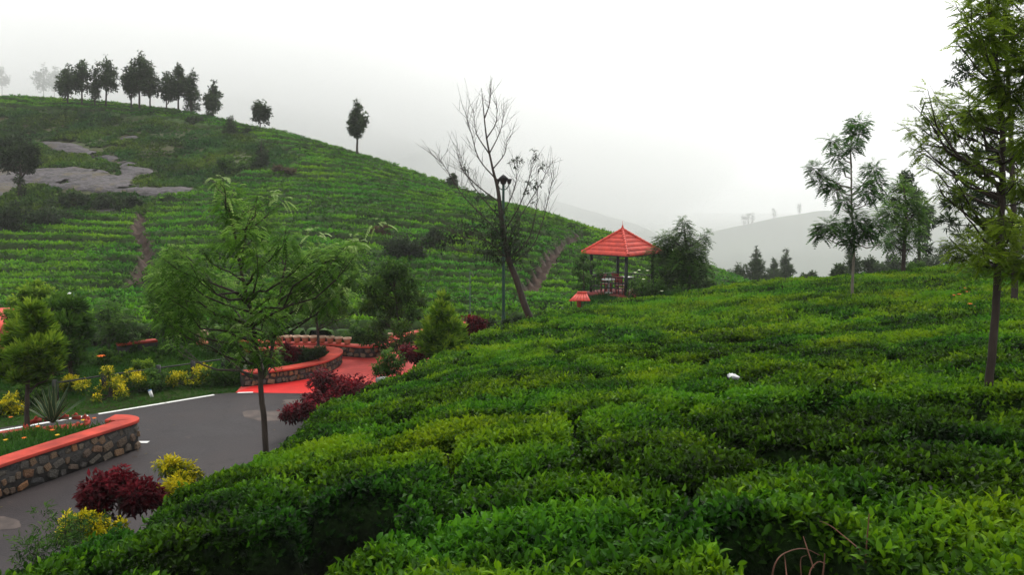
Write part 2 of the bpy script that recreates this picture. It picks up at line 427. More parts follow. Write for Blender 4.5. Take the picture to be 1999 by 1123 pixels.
col = col*(1-scr[:, None]) + scr[:, None]*(np.array([.045, .07, .02])*(n5)+np.array([.05, .04, .022])*(1-n5))
for PTH in (PATHH, PATHL):
    w = (1-smooth(.3, .8, pdist(X, Y, PTH, False)))[:, None]; col = col*(1-w)+np.array([.075, .05, .042])*w
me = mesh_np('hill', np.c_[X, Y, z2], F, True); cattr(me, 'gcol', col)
m, t = newmat('hill_ground'); a = t.nodes.new('ShaderNodeAttribute'); a.attribute_name = 'gcol'
n = noise(t, 2.2, 6); c = mix(t, 1.0, a.outputs['Color'], ramp(t, n, [(.3, (.5, .5, .5)), (.7, (1.5, 1.5, 1.4))]), 'MULTIPLY')
out(t, pbsdf(t, c, .9, .2, bump=n, bd=.15).outputs[0]); HILLG = m
link('hill', me, HILLG, kind='structure')
# wider coarse ground of the same hill, behind and beside the fine part
X, Y, F = fan(-2.2, 1.6, 120, 30, 190, 60); z = FH(X, Y)-.35
me = mesh_np('hill_flank', np.c_[X, Y, z], F, True); cattr(me, 'gcol', np.tile([.03, .05, .015], (len(X), 1)))
link('hill_flank', me, HILLG, kind='structure')
# tea tufts on the far hill
def tuft(name, nl, L): 
    az = rng.uniform(0, 6.28, nl); el = rng.uniform(.1, 1.3, nl)
    D = np.c_[np.cos(az)*np.cos(el), np.sin(az)*np.cos(el), np.sin(el)]
    O = rng.normal(0, L*.35, (nl, 3))*[1, 1, .35]
    V, Fq = diamond(O, D, np.tile([.1, .2, 1.], (nl, 1)), L*rng.uniform(.6, 1.2, nl), L*.55)
    me = mesh_np(name, V, Fq); fattr(me, 'leaf', np.repeat(rng.normal(0, .5, nl), 4)); return me
def gradrot(f, X, Y, k=.6, e=.1, spin=True, mx_=1.0):
    gx = (f(X+e, Y)-f(X-e, Y))/(2*e)*k; gy = (f(X, Y+e)-f(X, Y-e))/(2*e)*k
    gx = np.clip(gx, -mx_, mx_); gy = np.clip(gy, -mx_, mx_)
    # euler (rx, ry, rz) with rz random: tilt expressed before spin is not exact, random spin applied on template side
    return np.c_[np.arctan(gy), -np.arctan(gx), rng.uniform(0, 6.28, len(X))]
n0 = 200000
Yt = np.sqrt(rng.uniform(38**2, 126**2, n0)); Xt = rng.uniform(-.86, .4, n0)*(Yt+4)
keep = ~(inpoly(Xt, Yt, SCRUBP)); hh, stp = far_profile(Xt, Yt)
zt = FH(Xt, Yt)
keep &= (hh > .55)
Xt, Yt, hh, zt, stp = Xt[keep], Yt[keep], hh[keep], zt[keep], stp[keep]
ti = .02+1.15*hh**1.5*fbm(Xt/1.6, Yt/1.2, 51)+.5*(fbm(Xt/12, Yt/8, 52)-.5)+rng.normal(0, .07, len(Xt))  # shade put into the tint: bright row tops, darker towards the gaps
rot = np.c_[rng.normal(0, .25, (len(Xt), 2)), rng.uniform(0, 6.28, len(Xt))]
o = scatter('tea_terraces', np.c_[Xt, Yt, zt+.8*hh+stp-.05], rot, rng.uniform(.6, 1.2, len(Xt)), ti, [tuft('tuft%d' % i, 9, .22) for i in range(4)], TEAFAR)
o['label'] = 'clipped tea rows in contour terraces on the hillside beyond the garden'
# scrub
n0 = 26000
Yt = np.sqrt(rng.uniform(60**2, 122**2, n0)); Xt = rng.uniform(-.86, -.2, n0)*(Yt+4)
ROCKP = [hpoly(q) for q in (
    [(70, 280), (120, 279), (165, 287), (200, 300), (235, 312), (270, 320), (300, 335), (305, 346), (268, 350), (262, 366), (300, 370), (350, 368), (382, 374), (385, 389), (330, 391), (270, 388),
     (235, 381), (190, 380), (140, 378), (90, 372), (55, 365), (30, 378), (10, 396), (-60, 402), (-60, 338), (20, 336), (60, 340), (110, 334), (150, 334), (195, 338), (235, 350), (232, 330), (200, 316), (150, 305), (100, 300)],
    [(150, 421), (175, 417), (235, 416), (230, 422), (180, 425)], [(225, 272), (270, 271), (275, 276), (232, 278)])]
keep = inpoly(Xt, Yt, SCRUBP) & (fbm(Xt/3, Yt/3, 61) > .30)
hol = fbm(Xt/3.2, Yt/1.6, 77) > .70
for rp in ROCKP: keep &= (~inpoly(Xt, Yt, rp) | hol)
zt = FH(Xt, Yt); Xt, Yt, zt = Xt[keep], Yt[keep], zt[keep]
s = .45+1.1*fbm(Xt/4, Yt/4, 62)**1.5
ti = .15+.75*fbm(Xt/6, Yt/5, 63)+rng.normal(0, .1, len(Xt))
o = scatter('scrub', np.c_[Xt, Yt, zt+.2*s], np.c_[rng.normal(0, .3, (len(Xt), 2)), rng.uniform(0, 6.28, len(Xt))], s*rng.uniform(.7, 1.2, len(Xt)), ti, [tuft('bushlet%d' % i, 40, .42) for i in range(3)], SCRUBM)
o['label'] = 'low wild scrub growing around the bare rock on the hill'
# rock outcrops
m, t = newmat('bare_rock')
tc_ = t.nodes.new('ShaderNodeTexCoord')
n1 = noise(t, 1.1, 9, .72, stretch=(.9, .5, 3.0)); n2 = noise(t, .35, 5, .65, stretch=(1, 1, 1)); n3 = noise(t, 2.2, 8)
c = ramp(t, n1, [(.38, (.018, .016, .016)), (.46, (.04, .034, .037)), (.54, (.092, .080, .088)), (.6, (.035, .028, .028)), (.68, (.075, .066, .072))])
c = mix(t, ramp(t, n2, [(.54, (0, 0, 0)), (.60, (.85, .85, .85))]), c, (.075, .06, .03))
out(t, pbsdf(t, c, .75, .35, bump=n3, bd=.4).outputs[0]); ROCKM = m
for k, rp in enumerate(ROCKP):
    q = np.array(rp); x0, y0 = q.min(0); x1, y1 = q.max(0)
    st = .3; xs = np.arange(x0-.5, x1+.5, st); ys = np.arange(y0-.5, y1+.5, st); XX, YY = np.meshgrid(xs, ys)
    XX = XX+.12*(rng.random(XX.shape)-.5); YY = YY+.12*(rng.random(XX.shape)-.5)
    d = pdist(XX, YY, rp)*np.where(inpoly(XX, YY, rp), 1, -1)+.5*(fbm(XX/1.5, YY/1.5, 71)-.5)
    zz = FH(XX, YY) - .25 + np.where(d > 0, .3+.55*(1-np.exp(-np.maximum(d, 0)/.8)), np.maximum(d*2, -1.2)) + .5*(fbm(XX/2.5, YY/2.5, 72)-.5) + .15*(fbm(XX*1.3, YY*1.3, 73)-.5)
    nx = len(xs); idx = np.arange(XX.size).reshape(XX.shape)
    Fq = np.stack([idx[:-1, :-1], idx[:-1, 1:], idx[1:, 1:], idx[1:, :-1]], -1).reshape(-1, 4)
    hol = fbm(XX/3.2, YY/1.6, 77) > .71; dm = (d.ravel()[Fq].max(1) > -.3) & ~hol.ravel()[Fq].any(1); Fq = Fq[dm]
    used, inv = np.unique(Fq, return_inverse=True)
    V = np.c_[XX.ravel(), YY.ravel(), zz.ravel()][used]; b = V.mean(0)
    o = link('rock_outcrop', mesh_np('rock_outcrop', V-b, inv.reshape(-1, 4), True), ROCKM, loc=b)
    tag(o, ['broad streaked grey sheet of bare rock across the hillside', 'narrow flat rock strip below the dark shrubs on the hillside', 'small pale rock patch high in the scrub below the ridge trees'][k], 'rock')

# ------------------------------------------------------------------ valley floor and misty hills
GREENFAR = simple('misty_hill_ground', (.035, .06, .025), (.02, .035, .015), .02)
X, Y, F = fan(-1, 1, 3, -2400, 2600, 3)
V = np.array([[-2600, -2400, CZ-60], [2600, -2400, CZ-60], [2600, 2600, CZ-60], [-2600, 2600, CZ-60]])
link('valley_ground', mesh_np('valley_ground', V, np.array([[0, 1, 2, 3]])), GREENFAR, kind='structure')
def ridge_hill(name, prof, Yc, depth, zb=CZ-62, nx=160, ny=26):
    """prof: (px,py) crest at distance Yc; falls off to the valley front and back"""
    prof = np.array(prof); xs = np.linspace(prof[0, 0], prof[-1, 0], nx); ys = np.interp(xs, prof[:, 0], prof[:, 1])
    V = []
    for a, b in zip(xs, ys):
        c = P(a, b, Yc)
        for k in range(ny):
            t = k/(ny-1)*2-1; yy = Yc+t*depth
            f = (1-abs(t)**1.3)
            z = zb+(c[2]-zb)*f + 9*(fbm(c[0]/60+t*2, yy/60, 81)-.5)*(1-f)*2*f + 1.2*(fbm(c[0]/9, yy/9, 82)-.5)
            V.append([c[0]*(yy/Yc)**.3, yy, z])
    i = np.arange(nx-1)[:, None]*ny; j = np.arange(ny-1)[None]
    F = np.stack([i+j, i+ny+j, i+ny+j+1, i+j+1], -1).reshape(-1, 4)
    link(name, mesh_np(name, np.array(V), F, True), GREENFAR, kind='structure')
ridge_hill('misty_hill', [(1180, 640), (1290, 500), (1380, 458), (1440, 443), (1520, 424), (1600, 412), (1700, 404), (1800, 398), (1950, 392), (2300, 380), (2700, 400), (3100, 640)], 850, 260)
ridge_hill('misty_mountain', [(-900, 150), (-300, 165), (0, 172), (200, 175), (330, 170), (520, 195), (700, 235), (830, 285), (950, 345), (1100, 395), (1250, 440), (1400, 520), (1480, 640)], 760, 300)

# ------------------------------------------------------------------ near hill with tea
edge_px = [(-250, 1290, 5.2), (-60, 1150, 5.6), (90, 1085, 6.3), (250, 1005, 7.4), (420, 935, 8.8), (515, 885, 10.2), (575, 812, 13), (720, 757, 16), (850, 697, 20), (905, 657, 23), (1040, 620, 27), (1140, 599, 31), (1213, 590, 33),
           (1300, 579, 34), (1400, 563, 35), (1500, 548, 35), (1600, 545, 35), (1700, 537, 35.5), (1830, 524, 36), (1999, 513, 36), (2300, 495, 36)]
ctrl = [P(*e) for e in edge_px]
for e in [(1000, 1123, 3.75), (1000, 1000, 4.8), (1000, 900, 6.4), (1000, 760, 11), (1000, 690, 17), (1040, 650, 22.5), (1500, 1123, 3.5), (1500, 1000, 4.5), (1500, 900, 6), (1500, 750, 10.5), (1500, 650, 17.5), (1500, 590, 26),
          (1900, 1123, 3.4), (1900, 900, 5.6), (1900, 770, 8.8), (1900, 650, 14.5), (1900, 570, 23.5), (700, 1123, 4.1), (700, 1000, 5.8), (700, 900, 8), (800, 800, 11.5), (400, 1123, 4.6), (400, 1020, 6.2),
          (1250, 620, 26), (1250, 760, 10.7), (1250, 690, 15.5), (1700, 700, 12.5), (2300, 1123, 3.4), (2300, 800, 8), (2300, 600, 19)]: ctrl.append(P(*e))
for x, y, zz in ((0, 0, -1.3), (-3, -2, -2.0), (4, -1, -.9), (0, -6, -.8), (8, -5, .1), (20, 0, .6), (-8, -6, -2.8), (30, 15, .1)): ctrl.append([x, y, CZ+zz])
NH0 = TPS(ctrl, .03)
EDGE = [tuple(P(*e)[:2]) for e in edge_px]
EDGEPOLY = EDGE + [(60, 36), (60, -12), (-12, -12)]
def near_edge(X, Y):
    return pdist(X, Y, EDGEPOLY)*np.where(inpoly(X, Y, EDGEPOLY), 1, -1)     # positive inside
HOLES = [(G_[0], G_[1], a, b, dpt) for G_, a, b, dpt in [
    (P(575, 1075, 4.75), 1-.32, .8, 1.5), (P(690, 985, 5.7), .42, .4, 1.0), (P(500, 1120, 4.4), .5, .4, 1.05), (P(1525, 1075, 3.75), .40, .42, 1.2), (P(1600, 1125, 3.4), .36, .38, 1.2),
    (P(1120, 940, 5.7), .34, .13, .7), (P(880, 850, 8.8), 1.0, .22, .75), (P(1640, 890, 6.1), .7, .12, .6), (P(1500, 880, 6.3), .4, .1, .5), (P(1980, 790, 8), .9, .5, .8),
    (P(980, 880, 7.2), .3, .12, .5), (P(1200, 735, 12), .9, .3, .6), (P(1350, 690, 15), 1.2, .35, .6), (P(1560, 690, 14), 1.0, .35, .55), (P(1930, 870, 6), .5, .2, .6)]]
def near_h(X, Y, hi=True):
    """tea canopy: plucking table with rounded bushes, clefts and hollows"""
    base = NH0(X, Y)
    wx = X + .5*(fbm(X/1.4, Y/1.4, 91)-.5); wy = Y + .5*(fbm(X/1.4, Y/1.4, 95)-.5)
    c, s = math.cos(.28), math.sin(.28)
    a = (wx*c+wy*s)/1.25; b = (-wx*s+wy*c)/.95
    d1, d2 = worley(a, b, 97); e = d2-d1
    mask = smooth(.40, .62, fbm(X/2.6, Y/2.0, 99))*1.0+.06
    cleft = (1-smooth(.02, .22, e))*mask*(.55+.45*smooth(6, 10, Y))
    dome = -.17*d1*d1
    # long gaps following the contour every few rows
    r = (-X*s*.8+Y*c+1.2*fbm(X/5, Y/5, 103))/2.3; fr = np.abs(r-np.floor(r)-.5)
    lng = (1-smooth(.03, .13, fr))*smooth(.42, .58, fbm(X/3.2, Y/3.2, 107))
    k = smooth(0, 1.2, Y-2)
    z = base + .07*(fbm(X/2.2, Y/2.2, 92)-.5)*2 + dome - .62*cleft - .75*lng + .07*(fbm(X*2.3, Y*2.3, 93)-.5)
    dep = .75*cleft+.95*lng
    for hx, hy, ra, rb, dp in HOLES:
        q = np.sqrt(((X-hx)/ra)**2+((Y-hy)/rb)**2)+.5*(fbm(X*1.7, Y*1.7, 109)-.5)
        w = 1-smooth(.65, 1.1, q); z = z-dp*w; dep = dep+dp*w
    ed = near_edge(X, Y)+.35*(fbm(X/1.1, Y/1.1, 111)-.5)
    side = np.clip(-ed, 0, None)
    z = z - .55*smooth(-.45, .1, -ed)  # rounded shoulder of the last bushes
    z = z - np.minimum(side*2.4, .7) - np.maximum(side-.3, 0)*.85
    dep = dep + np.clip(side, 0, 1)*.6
    return z, dep
def near_ground(X, Y):
    ed = near_edge(X, Y); return NH0(X, Y)-.95-np.maximum(-ed, 0)*.95
X, Y, F = fan(-1.1, 1.05, 620, .8, 44, 520, power=1.9)
z, dep = near_h(X, Y)
low = z < RZ-.35
z = np.maximum(z, RZ-.4)
F = F[~low[F].all(1)]
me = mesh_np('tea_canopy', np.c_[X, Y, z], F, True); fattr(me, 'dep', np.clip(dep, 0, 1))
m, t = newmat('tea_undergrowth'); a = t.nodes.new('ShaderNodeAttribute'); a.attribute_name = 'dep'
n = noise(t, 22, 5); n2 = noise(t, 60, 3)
c = ramp(t, a.outputs['Fac'], [(0, (.012, .034, .004)), (.3, (.006, .012, .003)), (.6, (.006, .005, .004))])  # shade of clefts and hollows painted in, blacker with depth
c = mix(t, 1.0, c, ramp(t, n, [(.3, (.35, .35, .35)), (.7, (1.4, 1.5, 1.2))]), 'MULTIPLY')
out(t, pbsdf(t, c, .9, .15, bump=n, bd=.05).outputs[0])
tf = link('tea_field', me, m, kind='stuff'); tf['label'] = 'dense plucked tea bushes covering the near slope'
X2, Y2, F2 = fan(-2.2, 2.4, 130, -14, 62, 90)
X2 = X2*0+np.tile(np.linspace(-24, 62, 130), 90)
z2 = np.maximum(near_ground(X2, Y2)-.2, np.where((X2 > 8) | (Y2 > 29), CZ-30, RZ-.6))
link('hillside', mesh_np('hillside', np.c_[X2, Y2, z2], F2, True), m, kind='structure').data.materials[0] = GREENFAR

# shoots
def near_scatter(n0, ya, yb, sc0, templates, name, rough_up=.03, tshift=0, seed=0):
    Yt = np.sqrt(rng.uniform(ya**2, yb**2, n0)); Xt = rng.uniform(-.86, .98, n0)*(Yt+1.0)
    ed = near_edge(Xt, Yt); k = ed > -1.15; Xt, Yt = Xt[k], Yt[k]
    z, dep = near_h(Xt, Yt); k = (rng.uniform(size=len(Xt)) < np.clip(1.08-dep*2.6, .0, 1)) & (z > RZ+.1)
    Xt, Yt, z, dep = Xt[k], Yt[k], z[k], dep[k]
    e = .12; zx, _ = near_h(Xt+e, Yt); zy, _ = near_h(Xt, Yt+e)
    nrm = np.c_[-(zx-z)/e, -(zy-z)/e, np.ones(len(z))]; nrm[:, :2] = np.clip(nrm[:, :2], -1.3, 1.3)*.6
    nrm += rng.normal(0, .30, nrm.shape); nrm /= np.linalg.norm(nrm, axis=1)[:, None]
    # rotation: z axis -> nrm, random spin about z first (xyz euler from rx, ry after rz spin)
    rx = -np.arcsin(np.clip(nrm[:, 1], -1, 1)); ry = np.arctan2(nrm[:, 0], nrm[:, 2])
    spin = rng.uniform(0, 6.28, len(z))
    # R = Ry(ry)*Rx(rx)*Rz(spin) -> convert to XYZ euler
    cx, sx = np.cos(rx), np.sin(rx); cyy, sy = np.cos(ry), np.sin(ry); cz, sz = np.cos(spin), np.sin(spin)
    r00 = cyy*cz+sy*sx*sz; r10 = cx*sz; r20 = -sy*cz+cyy*sx*sz; r21 = sy*sz+cyy*sx*cz; r22 = cyy*cx
    eul = np.c_[np.arctan2(r21, r22), np.arcsin(np.clip(-r20, -1, 1)), np.arctan2(r10, r00)]
    big = fbm(Xt/2.4, Yt/1.8, 120); sm_ = fbm(Xt/.5, Yt/.5, 121)
    ti = .34+1.15*(big-.5)+.8*(sm_-.5)-.55*np.clip(dep, 0, 1)+rng.normal(0, .12, len(z))+tshift+.006*Yt  # leaf tint darkened by cleft depth, shade put into the colour
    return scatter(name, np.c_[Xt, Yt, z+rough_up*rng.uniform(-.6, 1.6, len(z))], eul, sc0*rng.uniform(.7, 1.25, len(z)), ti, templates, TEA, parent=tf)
SH = [shoot('tea_shoot%d' % i, 9, .060, -.1, 1.15, wr=.48) for i in range(6)]
near_scatter(104000, 1.6, 8.2, .92, SH, 'shoots')
near_scatter(208000, 8.0, 17, 1.05, SH, 'shoots')
near_scatter(262000, 16.5, 40, 1.5, SH, 'shoots', .04)
# ragged upright shoots and a few larger leaves standing above the table
SH2 = [shoot('tall_shoot%d' % i, 6, .075, .4, 1.3, wr=.36, spread=.008, h=.08) for i in range(3)]
near_scatter(3000, 2.5, 12, 1.0, SH2, 'tall_shoots', .05, .12)
# PART2

# ------------------------------------------------------------------ haze and mist
def volmat(name, dens, col=(.985, .99, .99)):
    m, t = newmat(name); v = t.nodes.new('ShaderNodeVolumePrincipled')
    v.inputs['Color'].default_value = (*col, 1); v.inputs['Density'].default_value = dens
    o = t.nodes.new('ShaderNodeOutputMaterial'); t.links.new(v.outputs[0], o.inputs['Volume']); return m
mb = MB(); mb.box((0, 100, CZ-61+105), (5400, 5200, 210))
hz = mb.build('haze', volmat('haze_air', .0004), kind='stuff'); hz['label'] = 'pale mist hanging over the hills'
def mist(label, px, py, Y, rad, dens):
    b = P(px, py, Y); n, m_ = 32, 16; mb = MB()
    th = np.linspace(-math.pi/2, math.pi/2, m_)
    mb.lathe([(math.cos(a)+1e-4, math.sin(a)) for a in th], n=n)
    me = mb.mesh('mist_bank', True); v = np.empty(len(me.vertices)*3, np.float32); me.vertices.foreach_get('co', v)
    v = v.reshape(-1, 3)*np.array(rad); me.vertices.foreach_set('co', v.ravel())
    o = link('mist_bank', me, volmat('mist', dens), loc=b, kind='stuff'); o['label'] = label
mist('bank of mist behind the ridge trees', 60, 150, 245, (140, 95, 40), .010)
mist('bank of mist drifting down behind the hill', 600, 270, 270, (150, 95, 46), .008)
mist('thin mist bank rolling down behind the lower end of the hill', 860, 350, 300, (120, 90, 36), .004)
mist('wisp of mist above the slender ridge tree', 760, 200, 420, (110, 60, 26), .005)
mist('mist patch high over the left end of the ridge', 250, 60, 420, (170, 70, 34), .004)
mist('bank of mist filling the valley on the right', 1500, 470, 520, (420, 200, 70), .0014)
mist('bank of mist lying over the far valley', 1200, 470, 1500, (1500, 600, 110), .0011)

# ------------------------------------------------------------------ garden plateau, road, paths
def ground_poly(name, pts, z, mat, kind='structure', skirt=0, res=None):
    me = bpy.data.meshes.new(name); import bmesh
    bm = bmesh.new(); vs = [bm.verts.new((p[0], p[1], z)) for p in pts]; f = bm.faces.new(vs)
    if f.normal.z < 0: f.normal_flip()
    if skirt:
        r = bmesh.ops.extrude_face_region(bm, geom=[f]); lo = [v for v in r['geom'] if isinstance(v, bmesh.types.BMVert)]
        for v in lo: v.co.z -= skirt
        bmesh.ops.recalc_face_normals(bm, faces=bm.faces)
    bmesh.ops.triangulate(bm, faces=bm.faces); bm.to_mesh(me); bm.free()
    return link(name, me, mat, kind=kind)
LAWNM = simple('lawn_soil', (.025, .05, .008), (.015, .022, .006), 1.5, bump=.02, spec=.03)
PLAT = [(-60, 4), (-60, 27.3), (-9, 27.5), (-3, 29.6), (0, 31), (3.4, 36), (3.9, 45), (11.5, 46), (12, 30), (10, 4)]
ground_poly('lawn', PLAT, RZ-.012, LAWNM, skirt=2.5)
def gp(px, py, z=RZ): return G(px, py, z)[:2]
ROADP = [gp(-900, 1500), gp(-900, 850), gp(-300, 880), gp(0, 836), gp(200, 806), gp(418, 770), gp(462, 767), gp(590, 769), gp(720, 760), (2.5, 21), (2.5, 6.5), (-3, 5)]
m, t = newmat('asphalt')
n1 = noise(t, 45, 3); n2 = noise(t, .55, 5, .6); n3 = noise(t, 2.6, 4)
c = ramp(t, n1, [(.3, (.012, .010, .011)), (.7, (.034, .027, .030))])
c = mix(t, ramp(t, n2, [(.45, (0, 0, 0)), (.62, (.7, .7, .7))]), c, (.040, .032, .032))
vo = t.nodes.new('ShaderNodeTexVoronoi'); vo.feature = 'DISTANCE_TO_EDGE'; vo.inputs['Scale'].default_value = .42
gg = t.nodes.new('ShaderNodeTexCoord'); nzv = t.nodes.new('ShaderNodeTexNoise'); nzv.inputs['Scale'].default_value = 1.2; nzv.inputs['Detail'].default_value = 6
va = t.nodes.new('ShaderNodeVectorMath'); va.operation = 'ADD'; t.links.new(gg.outputs['Object'], nzv.inputs['Vector']); t.links.new(gg.outputs['Object'], va.inputs[0]); t.links.new(nzv.outputs['Color'], va.inputs[1]); t.links.new(va.outputs[0], vo.inputs['Vector'])
c = mix(t, ramp(t, vo.outputs['Distance'], [(0, (.75, .75, .75)), (.006, (0, 0, 0))]), c, (.008, .007, .007))
c = mix(t, ramp(t, n3, [(.66, (0, 0, 0)), (.74, (.5, .5, .5))]), c, (.085, .06, .05))
r_ = t.nodes.new('ShaderNodeMapRange'); r_.inputs['To Min'].default_value = .45; r_.inputs['To Max'].default_value = .8
t.links.new(n2, r_.inputs[0]); b_ = pbsdf(t, c, .6, .22, bump=n1, bd=.006); t.links.new(r_.outputs[0], b_.inputs['Roughness']); out(t, b_.outputs[0])
ground_poly('road', ROADP, RZ, m)
PATCH = simple('concrete_patch', (.105, .08, .07), (.05, .04, .037), 3, bump=.005)
def blob(name, cx, cy, rx, ry, z, mat, seed):
    c = G(cx, cy, z); pts = []
    for k in range(22):
        a = k/22*6.283; rr = .75+.5*float(vnoise(np.array(math.cos(a)*1.6+seed), np.array(math.sin(a)*1.6)))
        q = G(cx+rx*math.cos(a)*rr, cy+ry*math.sin(a)*rr, z); pts.append(q[:2])
    o = ground_poly(name, pts, z, mat); return o
blob('road_patch', 525, 812, 52, 11, RZ+.004, PATCH, 1)
blob('road_patch', 2, 1022, 40, 13, RZ+.004, PATCH, 5)
blob('road_patch', 600, 785, 50, 5, RZ+.004, PATCH, 9)
m, t = newmat('red_paving')
n1 = noise(t, 14, 4); n2 = noise(t, .35, 3)
br = t.nodes.new('ShaderNodeTexBrick'); br.inputs['Scale'].default_value = 4; br.inputs['Mortar Size'].default_value = .012
br.inputs['Color1'].default_value = (.62, .07, .06, 1); br.inputs['Color2'].default_value = (.55, .06, .055, 1); br.inputs['Mortar'].default_value = (.36, .035, .03, 1)
g_ = t.nodes.new('ShaderNodeTexCoord'); t.links.new(g_.outputs['Object'], br.inputs['Vector'])
c = mix(t, ramp(t, n2, [(.4, (0, 0, 0)), (.6, (.55, .55, .55))]), br.outputs[0], (.62, .10, .085))
c = mix(t, 1.0, c, ramp(t, noise(t, 1.3, 9, .7), [(.3, (.62, .62, .62)), (.65, (1.1, 1.1, 1.1))]), 'MULTIPLY')
out(t, pbsdf(t, c, .7, .2).outputs[0]); REDPAVE = m
REDPATH = [gp(460, 767), gp(590, 769), gp(720, 760), gp(800, 748), (0, 21), (0, 29), gp(840, 662), gp(782, 672), gp(740, 683), gp(690, 690), gp(560, 692), gp(520, 716), gp(480, 745)]
ground_poly('red_path', REDPATH, RZ+.004, REDPAVE)
REDBR = simple('fresh_red_paint', (.66, .022, .02), (.46, .02, .018), 1.6, rough=.7, spec=.2, detail=8)
ground_poly('red_path_border', [gp(460, 766.5), gp(590, 768.5), gp(720, 759.5), gp(690, 742), gp(600, 742), gp(500, 752)], RZ+.008, REDBR)
WHITE = simple('white_road_paint', (.78, .78, .76), (.6, .6, .58), 20)
def strip(name, a, b, w, z=RZ+.005):
    a = np.array(a); b = np.array(b); d = (b-a)/np.linalg.norm(b-a); n = np.array([-d[1], d[0]])*w/2
    return ground_poly(name, [a-n, b-n, b+n, a+n], z, WHITE)
strip('road_line', gp(192, 809), gp(418, 771.5), .11)
strip('road_line', gp(-300, 893), gp(172, 812), .11)
strip('road_line', gp(464, 768), gp(494, 767), .10, RZ+.012)
strip('road_line', gp(268, 864), gp(290, 864), .13)

# ------------------------------------------------------------------ stone walls
def stone_mesh(i):
    import bmesh
    bm = bmesh.new(); bmesh.ops.create_icosphere(bm, subdivisions=1, radius=.5)
    for v in bm.verts:
        p = v.co; p.x = math.copysign((abs(p.x)*2)**.45*.5, p.x)*random.uniform(.74, 1.12); p.z = math.copysign((abs(p.z)*2)**.45*.5, p.z)*random.uniform(.74, 1.12)
        p.y = math.copysign(abs(p.y)**.7*.55, p.y)*random.uniform(.8, 1.1)
    me = bpy.data.meshes.new('stone'); bm.to_mesh(me); bm.free(); me.materials.append(STONE); return me
STONES = [stone_mesh(i) for i in range(7)]
def resample(pts, st):
    pts = np.array(pts, float); d = np.r_[0, np.cumsum(np.linalg.norm(np.diff(pts, axis=0), axis=1))]
    n = max(2, int(round(d[-1]/st))+1); s = np.linspace(0, d[-1], n)
    return np.c_[np.interp(s, d, pts[:, 0]), np.interp(s, d, pts[:, 1])], s
def catmull(pts, k=8):
    pts = np.array(pts, float); p = np.r_[[2*pts[0]-pts[1]], pts, [2*pts[-1]-pts[-2]]]; o = []
    for i in range(1, len(p)-2):
        for t in np.linspace(0, 1, k, endpoint=False):
            o.append(.5*((2*p[i])+(-p[i-1]+p[i+1])*t+(2*p[i-1]-5*p[i]+4*p[i+1]-p[i+2])*t*t+(-p[i-1]+3*p[i]-3*p[i+1]+p[i+2])*t**3))
    o.append(pts[-1]); return np.array(o)
def ribbon(mb, path, w, z0, z1):
    """solid band of width w (left of path is inside) along path between z0 and z1"""
    p = np.array(path); T = np.gradient(p, axis=0); T /= np.linalg.norm(T, axis=1)[:, None]+1e-9; N = np.c_[-T[:, 1], T[:, 0]]
    a = p-N*w/2; b = p+N*w/2; n = len(p)
    V = np.concatenate([np.c_[a, np.full(n, z0)], np.c_[b, np.full(n, z0)], np.c_[b, np.full(n, z1)], np.c_[a, np.full(n, z1)]])
    F = []
    for k in range(4):
        i = np.arange(n-1); A = k*n; B = ((k+1) % 4)*n; F.append(np.c_[A+i, A+i+1, B+i+1, B+i])
    F = np.concatenate(F); F = np.r_[F, [[0, n, 2*n, 3*n]], [[4*n-1, 3*n-1, 2*n-1, n-1]]]
    mb.add(V, F[:, ::-1])
def stone_wall(name, label, cat, path, zb, h, w, capw, caph, sz, sides=(1, -1), group=None, cap=True):
    path = catmull(path); base = np.array([*path.mean(0), zb]); t_ = thing(name, label, cat, base, group)
    loc = path-base[:2]
    mb = MB(); ribbon(mb, loc, w-.06, -.05, h); mb.build('mortar_core', MORTAR, t_)
    if cap:
        mb = MB(); ribbon(mb, loc, capw, h+.002, h+caph); o = mb.build('coping', REDP, t_)
        bv = o.modifiers.new('soft_edge', 'BEVEL'); bv.width = .015; bv.segments = 2; bv.limit_method = 'ANGLE'
    rows = max(1, int(round(h/sz))); T = np.gradient(loc, axis=0)
    d = np.r_[0, np.cumsum(np.linalg.norm(np.diff(loc, axis=0), axis=1))]
    cnt = 0
    for side in sides:
        for r in range(rows):
            s = random.uniform(0, sz*.6)
            while s < d[-1]:
                ln = sz*random.choice((.55, .8, 1.0, 1.3, 1.6))*random.uniform(.9, 1.1); c = s+ln/2
                if c > d[-1]: break
                x = np.interp(c, d, loc[:, 0]); y = np.interp(c, d, loc[:, 1]); tx = np.interp(c, d, T[:, 0]); ty = np.interp(c, d, T[:, 1]); l = math.hypot(tx, ty)
                tx /= l; ty /= l; nx, ny = -ty*side, tx*side
                hh = h/rows*random.uniform(.62, 1.15); zc = min(h-hh*.5, h*(r+.5)/rows+random.uniform(-.12, .12)*sz)
                o = bpy.data.objects.new('stone', random.choice(STONES)); COL.objects.link(o); o.parent = t_
                off = w/2-.05+random.uniform(-.015, .02)
                o.location = (x+nx*off, y+ny*off, zc); o.scale = (ln*.97, .20, min(hh, h*.95)); o.rotation_euler = (0, random.uniform(-.38, .38), math.atan2(ty, tx)+random.uniform(-.08, .08))
                s += ln; cnt += 1
                if cnt >= 290: return t_
    return t_
zt_ = RZ+.62
WL = [G(-330, 1020, zt_), G(-150, 952, zt_), G(0, 900, zt_), G(100, 868, zt_), G(180, 843, zt_), G(225, 829, zt_), G(250, 820, zt_), G(238, 815.5, zt_), G(215, 815, zt_), G(150, 816, zt_), G(40, 826, zt_), G(-120, 846, zt_), G(-330, 880, zt_)]
PL1 = [p[:2] for p in WL]
stone_wall('planter_wall', 'long stone planter wall with a broad red coping curving round beside the road', 'planter', PL1[:9], RZ, .56, .40, .42, .06, .21, sides=(-1,))
